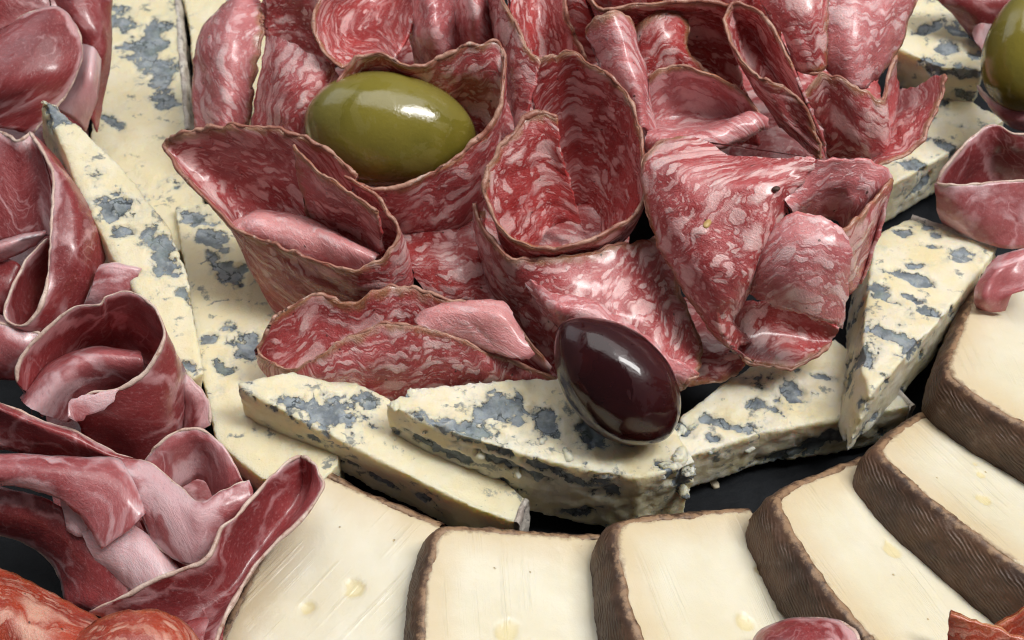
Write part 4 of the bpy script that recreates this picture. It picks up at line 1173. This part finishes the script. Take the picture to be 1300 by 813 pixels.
sheet([[(915, 395, 2.7), (970, 380, 2.9), (1030, 395, 2.7), (1066, 418, 2.4)], [(925, 425, 2.35), (972, 420, 2.25), (1022, 428, 2.1), (1060, 430, 2.1)], [(945, 455, 2.3), (975, 464, 2.15), (1010, 469, 2.05), (1057, 436, 2.05)]],
      'sal_red', 'lower_bowl', parent=big, rims=('r1',), rim_r=0.07)
lump('seed', 898, 285, 4.98, 0.115, 'seed', big, (0.55, 1.0, 0.4), -0.4)
lump('peppercorn', 985, 240, 5.26, 0.07, 'pepper', big, (1, 0.8, 0.5), 0.2)
sal('dark red brown-edged salami slice between dark olive and blue cheese on its right',
    [[(840, 440, 2.0), (890, 445, 2.0), (945, 450, 2.0)], [(855, 465, 1.85), (900, 465, 1.85), (945, 462, 1.8)], [(868, 490, 1.65), (905, 487, 1.65), (938, 476, 1.7)]], mat='sal_red', rims=('r1',))

# dark olive and the cut off green one
olive(783, 484, 3.1, 98, 66, 134, 'olive_d', 'dark purple olive resting on the blue cheese at the front', 1, tilt=0.1, pw=1.15)
olive(1303, 66, 3.7, 72, 50, 80, 'olive_g', 'green olive cut off by the right edge of the picture', 1)

for (px, py, z, r, lb) in ((1108, 524, 0.9, 0.10, 'cheese crumb lying below the tip of the leaning cheese triangle'), (806, 493, 1.7, 0.10, 'cheese crumb at the right side of the dark olive'), (905, 612, 0.05, 0.09, 'small cheese crumb on the bare black board, right of centre')):
    o = lump('cheese_crumb', px, py, z, r, 'crumb', None, (1.2, 0.8, 0.6), px * 0.7, None, 12, None, 0.9)
    tag(o, lb, 'crumb', 'loose cheese crumbs')

# ================================================================== ham on the left
HL = 'folded ham slices on the left'
HR = 'ham slices on the right side'


def hm(label, rows, mat='ham', group=HL, **kw):
    return ham(rows, mat, label, group, **kw)


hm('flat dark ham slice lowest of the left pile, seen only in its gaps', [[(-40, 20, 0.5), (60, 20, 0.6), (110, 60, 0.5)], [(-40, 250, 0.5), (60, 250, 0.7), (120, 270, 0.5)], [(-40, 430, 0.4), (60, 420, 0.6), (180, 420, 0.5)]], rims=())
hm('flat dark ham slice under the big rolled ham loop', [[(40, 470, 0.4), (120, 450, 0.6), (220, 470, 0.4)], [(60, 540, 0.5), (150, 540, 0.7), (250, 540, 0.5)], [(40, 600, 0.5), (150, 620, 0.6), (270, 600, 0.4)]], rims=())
hm('ham slice at the top left corner behind the round rim',
   [[(58, -30, 4.0), (85, -25, 4.2), (112, -25, 4.1), (142, -25, 3.6)], [(75, 15, 3.7), (100, 25, 3.8), (125, 35, 3.6), (141, 50, 3.1)], [(90, 70, 3.0), (108, 75, 3.1), (126, 85, 3.0), (138, 95, 2.6)], [(85, 130, 2.3), (104, 138, 2.4), (116, 150, 2.4), (123, 168, 2.0)]], rims=('r0',), mat='ham')
hm('narrow pale fat edged ham strip at the top left beside the blue cheese',
   [[(100, 55, 3.3), (97, 80, 3.2), (88, 110, 2.9), (70, 140, 2.6)], [(118, 60, 3.5), (114, 88, 3.4), (106, 118, 3.1), (92, 150, 2.6)], [(130, 75, 3.2), (127, 105, 3.0), (120, 135, 2.7), (108, 165, 2.2)]], mat='ham_fat', rims=())
hm('ham slice cut off by the top left corner, behind the dome', [[(-50, -60, 3.0), (20, -60, 3.3), (90, -60, 3.1)], [(-50, -20, 3.4), (15, -18, 3.5), (80, -20, 3.3)], [(-50, 25, 3.0), (10, 28, 3.1), (80, 30, 2.9)], [(-50, 70, 2.8), (20, 70, 2.8), (80, 70, 2.6)]], rims=())
hm('domed ham slice at the top left, thin pale rim curving down its right',
   [[(18, 30, 3.6), (45, 14, 3.9), (75, 11, 4.0), (98, 38, 3.85), (103, 75, 3.6), (84, 120, 3.2), (38, 172, 2.7)], [(-5, 45, 3.6), (18, 36, 3.85), (44, 38, 3.95), (64, 60, 3.95), (68, 90, 3.75), (54, 124, 3.35), (16, 166, 2.8)],
    [(-40, 60, 3.5), (-20, 60, 3.7), (6, 66, 3.85), (20, 84, 3.85), (22, 106, 3.7), (10, 132, 3.3), (-14, 162, 2.75)], [(-70, 70, 3.4), (-55, 75, 3.6), (-40, 85, 3.7), (-30, 100, 3.6), (-30, 120, 3.4), (-36, 140, 3.0), (-50, 160, 2.5)]], rim_r=0.05)
hm('ham slice under the dome at the left edge, its top edge pale',
   [[(-30, 160, 3.1), (5, 170, 3.2), (25, 180, 3.3), (40, 170, 3.3), (52, 188, 3.35)], [(-30, 205, 3.0), (5, 210, 3.0), (28, 215, 3.0), (48, 215, 3.05), (64, 232, 3.1)], [(-30, 260, 2.6), (5, 262, 2.6), (28, 262, 2.6), (48, 262, 2.7), (66, 268, 2.9)], [(-30, 305, 2.2), (5, 305, 2.2), (28, 300, 2.3), (48, 298, 2.4), (64, 300, 2.6)]])
hm('upright ham slice, thin rim hooking into a loop, above the big ham roll',
   [[(38, 168, 3.6), (54, 190, 3.6), (68, 226, 3.55), (66, 275, 3.4), (64, 322, 3.15), (57, 376, 2.85), (34, 412, 2.55), (8, 404, 2.5), (14, 372, 2.7), (36, 330, 2.9), (62, 304, 3.0)],
    [(58, 185, 3.4), (72, 205, 3.5), (88, 240, 3.5), (94, 282, 3.35), (92, 326, 3.1), (78, 372, 2.7), (48, 420, 2.25), (22, 416, 2.1), (28, 385, 2.2), (46, 348, 2.35), (64, 322, 2.5)],
    [(74, 205, 3.0), (90, 226, 3.05), (108, 258, 3.05), (116, 292, 2.95), (114, 332, 2.75), (98, 376, 2.4), (64, 424, 1.9), (36, 420, 1.8), (40, 395, 1.9), (54, 362, 2.0), (66, 340, 2.1)],
    [(84, 232, 2.3), (102, 250, 2.35), (122, 278, 2.4), (132, 308, 2.4), (128, 345, 2.3), (112, 386, 1.95), (82, 432, 1.5), (50, 424, 1.5), (50, 402, 1.6), (60, 375, 1.7), (66, 355, 1.8)]], rim_r=0.055)
hm('pale fat roll of ham at the left edge behind the loop', [[(-30, 315, 2.7), (0, 305, 2.9), (30, 296, 3.0), (58, 292, 2.9)], [(-30, 325, 2.9), (0, 314, 3.1), (30, 303, 3.15), (58, 297, 3.0)], [(-30, 340, 2.6), (0, 330, 2.7), (24, 322, 2.7), (46, 312, 2.7)]], mat='ham_fat', rims=())
hm('red ham slice at the left edge inside the hook of the rim', [[(-30, 335, 2.5), (0, 328, 2.6), (22, 332, 2.6), (32, 345, 2.4)], [(-30, 365, 2.4), (-5, 360, 2.5), (12, 364, 2.45), (22, 375, 2.2)], [(-30, 400, 2.0), (-8, 398, 2.1), (4, 402, 2.0), (12, 410, 1.8)]], rims=())
hm('veined ham slice at the left edge just above the dark gap',
   [[(-30, 405, 2.35), (5, 412, 2.4), (30, 418, 2.35), (56, 424, 2.2)], [(-30, 430, 2.25), (5, 432, 2.3), (28, 440, 2.2), (50, 445, 2.0)], [(-30, 462, 1.9), (5, 462, 1.9), (24, 464, 1.8), (42, 462, 1.6)], [(-30, 478, 1.5), (5, 482, 1.45), (22, 482, 1.4), (36, 480, 1.3)]], mat='ham_pale')
hm('thin pale ham corner lying on the pointed blue cheese wedge',
   [[(126, 338, 2.75), (140, 334, 2.85), (162, 337, 2.8), (181, 341, 2.7)], [(120, 356, 2.6), (138, 354, 2.7), (158, 355, 2.65), (174, 354, 2.6)], [(112, 376, 2.4), (132, 374, 2.5), (150, 372, 2.5), (166, 367, 2.5)], [(105, 392, 2.1), (124, 390, 2.2), (142, 386, 2.3), (156, 380, 2.4)]], mat='ham_pale', rim_r=0.03)
hm('small ham slice in the gap right of the big roll, beside the blue cheese',
   [[(236, 474, 2.3), (250, 488, 2.2), (264, 508, 2.0), (267, 540, 1.7)], [(228, 488, 2.2), (238, 502, 2.1), (248, 520, 1.9), (250, 548, 1.6)], [(222, 505, 1.7), (228, 520, 1.6), (232, 540, 1.5), (232, 560, 1.3)]], mat='ham')
hm('big rolled ham loop with a thin pale rim, left of the blue cheese',
   [[(20, 486, 2.6), (25, 460, 2.85), (52, 425, 3.15), (93, 392, 3.45), (125, 388, 3.6), (136, 377, 3.7), (165, 372, 3.75), (193, 390, 3.75), (207, 422, 3.55), (197, 453, 3.35), (176, 480, 3.15), (148, 495, 3.05), (120, 499, 3.0), (88, 513, 2.9)],
    [(34, 500, 2.2), (50, 478, 2.25), (75, 448, 2.4), (105, 425, 2.6), (130, 418, 2.7), (142, 412, 2.75), (164, 412, 2.8), (188, 424, 2.9), (222, 445, 2.85), (224, 478, 2.75), (206, 508, 2.6), (168, 525, 2.55), (130, 530, 2.5), (100, 538, 2.4)],
    [(45, 515, 1.8), (60, 498, 1.85), (82, 470, 1.9), (108, 450, 2.0), (130, 442, 2.1), (145, 438, 2.1), (162, 438, 2.15), (184, 446, 2.3), (231, 466, 2.2), (234, 500, 2.05), (218, 540, 1.95), (180, 558, 1.9), (140, 558, 1.9), (106, 560, 1.9)],
    [(52, 530, 1.3), (70, 515, 1.3), (90, 490, 1.35), (110, 470, 1.4), (132, 460, 1.5), (148, 458, 1.5), (162, 458, 1.5), (182, 464, 1.6), (233, 484, 1.6), (237, 520, 1.4), (222, 565, 1.3), (185, 585, 1.3), (145, 582, 1.35), (112, 578, 1.4)]], mat='ham', rim_r=0.055)
roll = [o for o in bpy.data.objects if o.get('label', '').startswith('big rolled ham loop')][0]
sheet([[(84, 530, 2.98), (90, 511, 3.06), (118, 502, 3.12), (152, 493, 3.14)], [(90, 534, 2.9), (98, 520, 3.0), (122, 512, 3.05), (150, 502, 3.08)], [(98, 538, 2.82), (108, 530, 2.9), (126, 522, 2.94), (146, 512, 3.0)]], 'ham_pale', 'fat_tongue', parent=roll, rims=(), thick=0.05, wav=0.02)
hm('arched inner fold of ham inside the big rolled loop',
   [[(26, 506, 2.1), (66, 462, 2.4), (114, 442, 2.5), (176, 446, 2.5)], [(30, 512, 2.5), (72, 468, 2.85), (118, 449, 2.95), (180, 451, 2.85)], [(44, 522, 2.55), (84, 482, 2.85), (124, 463, 2.9), (182, 462, 2.8)], [(66, 530, 2.2), (98, 500, 2.4), (132, 484, 2.45), (182, 476, 2.5)], [(86, 536, 1.8), (110, 515, 1.9), (138, 502, 2.0), (180, 490, 2.1)]], mat='ham_pale', rims=())
hm('frosty pale streaked ham slice poking up between the big loop and the blue cheese',
   [[(180, 592, 2.2), (200, 566, 2.55), (234, 545, 2.7), (264, 550, 2.65), (290, 576, 2.45), (308, 612, 2.2)], [(192, 596, 2.25), (212, 572, 2.5), (240, 556, 2.6), (264, 562, 2.55), (284, 586, 2.35), (298, 614, 2.15)], [(206, 606, 2.1), (224, 588, 2.2), (244, 578, 2.25), (262, 584, 2.2), (276, 600, 2.1), (288, 622, 2.0)], [(222, 626, 1.7), (236, 614, 1.75), (248, 608, 1.75), (260, 612, 1.75), (268, 624, 1.7), (276, 638, 1.65)]], mat='ham_pale', rims=('r0',), rim_r=0.04)
hm('ham slice with a wide pale lip below the big loop',
   [[(-30, 500, 2.7), (0, 512, 2.75), (30, 524, 2.75), (65, 538, 2.65), (100, 551, 2.55), (140, 572, 2.3), (176, 583, 2.1)], [(-30, 508, 2.9), (0, 520, 2.95), (30, 532, 2.95), (65, 546, 2.85), (98, 558, 2.7), (136, 577, 2.4), (174, 587, 2.2)],
    [(-30, 525, 2.6), (0, 538, 2.6), (30, 548, 2.6), (62, 560, 2.5), (94, 570, 2.4), (132, 584, 2.2), (170, 592, 2.0)], [(-30, 565, 2.1), (0, 570, 2.1), (30, 575, 2.1), (62, 582, 2.0), (94, 588, 2.0), (130, 596, 1.9), (166, 602, 1.7)]], mat='ham')
hm('smooth draped ham sheet running to the left edge, veined with white',
   [[(-30, 576, 2.45), (0, 578, 2.5), (45, 579, 2.5), (100, 582, 2.5), (150, 583, 2.5), (172, 606, 2.45), (190, 646, 2.3)], [(-30, 590, 2.6), (0, 592, 2.65), (44, 594, 2.7), (96, 598, 2.7), (140, 606, 2.65), (160, 630, 2.55), (174, 662, 2.3)],
    [(-30, 602, 2.55), (0, 605, 2.6), (38, 609, 2.62), (84, 618, 2.6), (120, 636, 2.5), (140, 656, 2.4), (154, 680, 2.2)], [(-30, 612, 2.35), (0, 615, 2.4), (34, 620, 2.42), (74, 632, 2.4), (102, 654, 2.25), (118, 676, 2.15), (130, 698, 2.0)]], mat='ham_pale', rims=('r0', 'r1'), rim_r=0.028)
hm('ham slice draped from the rim of the frosty slice down to the right fold',
   [[(150, 584, 2.45), (185, 586, 2.5), (222, 612, 2.6), (254, 638, 2.7), (284, 623, 2.75), (316, 610, 2.75)], [(160, 606, 2.5), (190, 614, 2.55), (220, 634, 2.62), (250, 654, 2.68), (284, 646, 2.68), (322, 634, 2.62)], [(174, 634, 2.4), (200, 648, 2.46), (226, 664, 2.52), (250, 674, 2.55), (280, 668, 2.5), (312, 654, 2.4)],
    [(186, 662, 2.2), (208, 680, 2.26), (230, 694, 2.3), (252, 700, 2.32), (276, 692, 2.26), (298, 676, 2.15)], [(194, 686, 2.0), (212, 702, 2.04), (232, 714, 2.08), (250, 718, 2.08), (270, 708, 2.02), (288, 694, 1.92)]], mat='ham_pale', rims=('r0', 'r1'), rim_r=0.035)
hm('second thin ham layer showing below the draped slice, beside the right fold',
   [[(178, 660, 1.9), (210, 690, 1.95), (245, 712, 1.98), (280, 700, 1.9)], [(190, 690, 1.75), (218, 712, 1.8), (246, 728, 1.82), (272, 718, 1.78)], [(202, 712, 1.5), (222, 730, 1.55), (244, 740, 1.58), (262, 735, 1.55)]], mat='ham', rims=('r1',), rim_r=0.03)
hm('pale fatty ham fold hanging at the centre of the lower left pile',
   [[(96, 640, 1.9), (128, 650, 2.0), (165, 664, 2.05), (200, 690, 2.0), (228, 722, 1.85)], [(104, 672, 1.9), (134, 682, 2.0), (166, 696, 2.05), (196, 716, 2.0), (216, 740, 1.85)], [(116, 702, 1.75), (142, 714, 1.85), (168, 726, 1.9), (190, 740, 1.85), (204, 754, 1.75)], [(132, 728, 1.5), (152, 740, 1.58), (170, 752, 1.6), (184, 760, 1.58), (194, 766, 1.5)]], mat='ham_fat', rims=('r1',), rim_r=0.03)
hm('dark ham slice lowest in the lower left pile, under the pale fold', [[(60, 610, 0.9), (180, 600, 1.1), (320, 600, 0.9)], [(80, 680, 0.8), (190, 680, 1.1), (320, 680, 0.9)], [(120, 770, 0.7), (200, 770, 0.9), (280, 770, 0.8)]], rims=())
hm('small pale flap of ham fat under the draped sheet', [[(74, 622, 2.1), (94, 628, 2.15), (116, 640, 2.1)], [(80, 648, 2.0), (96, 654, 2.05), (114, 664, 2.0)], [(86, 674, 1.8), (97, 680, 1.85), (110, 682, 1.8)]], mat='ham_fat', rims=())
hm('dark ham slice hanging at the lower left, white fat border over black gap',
   [[(-30, 612, 1.9), (20, 622, 1.95), (62, 636, 1.95), (98, 660, 1.9), (130, 692, 1.8), (165, 738, 1.65), (190, 765, 1.5)], [(-30, 640, 1.7), (18, 648, 1.75), (55, 662, 1.7), (90, 690, 1.65), (118, 722, 1.6), (142, 752, 1.5), (165, 775, 1.4)],
    [(-30, 664, 1.4), (14, 668, 1.4), (46, 680, 1.35), (76, 706, 1.3), (98, 736, 1.3), (112, 762, 1.3), (132, 780, 1.25)], [(-30, 678, 1.0), (10, 683, 1.0), (36, 692, 0.95), (62, 712, 0.9), (76, 738, 0.9), (84, 764, 0.95), (112, 780, 1.0)]], mat='ham', rims=('r1',), rim_r=0.05)
hm('long ham slice folded double over the flat pale cheese, dark hollow at its top',
   [[(381, 580, 2.6), (368, 586, 2.8), (352, 600, 2.85), (335, 616, 2.9), (306, 648, 2.9), (281, 670, 2.9), (262, 708, 2.75), (216, 728, 2.65), (164, 752, 2.4), (114, 778, 2.1)],
    [(382, 581, 2.58), (376, 600, 2.45), (362, 620, 2.45), (346, 636, 2.5), (320, 664, 2.5), (300, 690, 2.45), (280, 722, 2.35), (238, 745, 2.25), (190, 766, 2.1), (136, 785, 1.9)],
    [(384, 583, 2.55), (384, 615, 2.15), (372, 640, 2.1), (356, 658, 2.1), (334, 685, 2.05), (314, 712, 2.0), (295, 740, 1.95), (264, 764, 1.9), (228, 780, 1.85), (180, 795, 1.75)],
    [(386, 582, 2.58), (396, 612, 2.3), (386, 640, 2.25), (368, 662, 2.2), (345, 690, 2.1), (322, 718, 2.05), (304, 748, 2.0), (278, 775, 1.95), (258, 795, 1.85), (236, 812, 1.75)],
    [(384, 581, 2.62), (395, 588, 2.75), (402, 598, 2.75), (409, 622, 2.65), (378, 664, 2.5), (330, 708, 2.4), (304, 750, 2.3), (288, 785, 2.2), (276, 812, 2.1), (255, 860, 2.0)]], mat='ham', rims=('r0', 'r1'), rim_r=0.06)
hm('ham slice beside the flat pale cheese, mostly cut off by the bottom frame',
   [[(225, 795, 1.9), (255, 785, 1.9), (285, 790, 1.85)], [(220, 830, 2.0), (250, 825, 2.0), (282, 830, 1.9)], [(215, 870, 1.8), (245, 870, 1.8), (275, 880, 1.7)]], rims=())

# chorizo
CG = 'chorizo slices at the bottom corners'
kw = dict(mat='chorizo', name='chorizo_slice', cat='chorizo', group=CG, rim_mat_='chorizo_rim', rim_r=0.05, thick=0.13, wav=0.02)
sheet([[(-40, 705, 1.3), (-5, 724, 1.45), (30, 740, 1.5), (77, 763, 1.55), (120, 785, 1.5), (160, 812, 1.4)], [(-40, 728, 1.9), (-10, 746, 2.05), (24, 762, 2.1), (66, 785, 2.15), (106, 806, 2.1), (140, 832, 1.9)],
       [(-40, 765, 2.2), (-12, 780, 2.3), (18, 796, 2.35), (54, 818, 2.35), (90, 838, 2.3), (120, 860, 2.1)], [(-40, 830, 1.9), (-12, 845, 2.0), (18, 860, 2.0), (50, 878, 2.0), (80, 895, 1.9), (105, 910, 1.8)]],
      label='orange red chorizo slice arched across the bottom left corner', **kw)
sheet([[(95, 812, 2.1), (128, 790, 2.3), (165, 780, 2.4), (206, 780, 2.4), (236, 798, 2.3), (262, 832, 2.0)], [(92, 840, 2.5), (124, 818, 2.7), (162, 808, 2.8), (200, 808, 2.75), (228, 825, 2.6), (250, 855, 2.3)],
       [(90, 885, 2.4), (120, 870, 2.6), (156, 862, 2.7), (192, 862, 2.6), (218, 875, 2.5), (240, 900, 2.2)]], label='orange red chorizo slice at the bottom, right of the arched one', **kw)
sheet([[(1207, 777, 2.95), (1238, 786, 2.95), (1270, 797, 2.9), (1300, 812, 2.8)], [(1205, 800, 2.65), (1234, 812, 2.7), (1266, 824, 2.65), (1298, 840, 2.55)], [(1203, 840, 2.2), (1230, 855, 2.25), (1262, 868, 2.2), (1294, 880, 2.15)]],
      label='chorizo slice poking in at the bottom right corner, its straight edge upright', **kw)
sheet([[(1266, 796, 2.75), (1284, 783, 2.85), (1306, 774, 2.95), (1345, 770, 2.95)], [(1272, 815, 2.5), (1290, 805, 2.6), (1310, 798, 2.65), (1345, 796, 2.65)], [(1280, 850, 2.1), (1296, 842, 2.2), (1314, 838, 2.2), (1345, 836, 2.2)]],
      label='chorizo slice at the very right of the bottom edge, behind the upright one', **kw)

# ham on the right
hm('small round ham slice at the bottom edge on the cheese fan',
   [[(945, 830, 1.95), (962, 803, 2.2), (992, 788, 2.35), (1030, 785, 2.4), (1064, 790, 2.5), (1086, 806, 2.6), (1098, 835, 2.55)], [(960, 838, 2.2), (974, 816, 2.45), (1000, 804, 2.6), (1030, 801, 2.65), (1058, 806, 2.7), (1074, 820, 2.75), (1082, 842, 2.7)],
    [(985, 860, 2.3), (995, 842, 2.6), (1012, 834, 2.7), (1030, 832, 2.75), (1048, 835, 2.8), (1058, 845, 2.8), (1062, 862, 2.7)]], mat='ham', group=HR, rim_r=0.045)
hm('ham slice on the right with a thin upper rim, forming a dark pocket',
   [[(1187, 236, 3.0), (1203, 208, 3.35), (1228, 180, 3.6), (1262, 158, 3.75), (1288, 170, 3.7), (1330, 168, 3.7)], [(1192, 244, 2.8), (1208, 220, 3.1), (1232, 198, 3.3), (1262, 182, 3.4), (1290, 190, 3.35), (1330, 190, 3.35)], [(1198, 255, 2.4), (1215, 240, 2.6), (1236, 225, 2.7), (1264, 215, 2.7), (1292, 218, 2.7), (1330, 218, 2.7)],
    [(1204, 268, 2.0), (1222, 258, 2.1), (1242, 250, 2.2), (1268, 245, 2.2), (1294, 246, 2.2), (1330, 246, 2.2)]], mat='ham', group=HR, rim_r=0.05)
hm('front wall of the ham pocket on the right, its top edge pale and level',
   [[(1187, 233, 3.1), (1212, 236, 3.25), (1245, 234, 3.3), (1280, 230, 3.3), (1335, 226, 3.3)], [(1189, 250, 2.85), (1214, 255, 3.0), (1247, 255, 3.05), (1282, 252, 3.05), (1335, 248, 3.05)], [(1191, 268, 2.5), (1218, 278, 2.65), (1250, 282, 2.7), (1284, 282, 2.7), (1335, 276, 2.7)], [(1196, 284, 2.1), (1225, 298, 2.2), (1258, 312, 2.25), (1286, 316, 2.25), (1335, 312, 2.2)]], mat='ham_pale', group=HR, rim_r=0.05)
hm('crumpled pale ham end hanging over the thick cheese slice on the right',
   [[(1266, 324, 2.6), (1288, 318, 2.85), (1320, 312, 2.9), (1345, 310, 2.85)], [(1250, 346, 2.6), (1268, 342, 2.9), (1290, 344, 2.8), (1330, 340, 2.9)], [(1240, 364, 2.5), (1256, 362, 2.75), (1274, 364, 2.6), (1310, 362, 2.75)], [(1236, 380, 2.3), (1250, 382, 2.55), (1268, 380, 2.45), (1284, 374, 2.6)], [(1241, 391, 2.05), (1252, 394, 2.2), (1266, 396, 2.2), (1276, 393, 2.2)]], mat='ham_pale', group=HR, rim_r=0.03)
hm('red ham slice at the top right corner behind the small cheese chunk',
   [[(1170, -30, 3.7), (1225, -35, 3.9), (1300, -30, 3.8)], [(1190, 0, 3.5), (1235, 2, 3.6), (1300, 0, 3.6)], [(1215, 25, 3.0), (1245, 30, 3.1), (1300, 30, 3.0)], [(1235, 50, 2.4), (1258, 60, 2.4), (1300, 60, 2.4)]], mat='ham', group=HR, rims=('r0',))
hm('pale fat flap of ham at the top right touching the green olive', [[(1234, 42, 2.9), (1240, 22, 3.2), (1252, 13, 3.3), (1272, 22, 3.2)], [(1240, 55, 2.8), (1248, 38, 3.05), (1258, 32, 3.1), (1276, 38, 3.0)], [(1250, 75, 2.4), (1256, 62, 2.5), (1266, 58, 2.6), (1280, 62, 2.5)]], mat='ham_fat', group=HR, rims=())
hm('ham slice under the cut off green olive at the right edge',
   [[(1242, 108, 2.9), (1256, 124, 2.9), (1280, 136, 2.9), (1330, 138, 2.9)], [(1248, 122, 2.7), (1262, 140, 2.7), (1286, 152, 2.7), (1330, 154, 2.7)], [(1262, 140, 2.2), (1274, 155, 2.2), (1294, 165, 2.2), (1330, 168, 2.2)]], mat='ham_pale', group=HR)

# herb
def leaf():
    rows = [[(738, 12, 3.9), (744, 3, 4.0), (752, 1, 4.0)], [(742, 16, 3.85), (748, 9, 3.95), (755, 5, 3.9)], [(747, 20, 3.7), (752, 14, 3.8), (758, 9, 3.75)]]
    o = sheet(rows, 'sal', 'herb_leaf', 'tiny green herb leaf in the gap at the top centre', 'herb', None, None, 0.03, (), edge_only=True)
    if 'group' in o:
        del o['group']
    o.data.materials.clear()
    o.data.materials.append(M['herb'])


leaf()
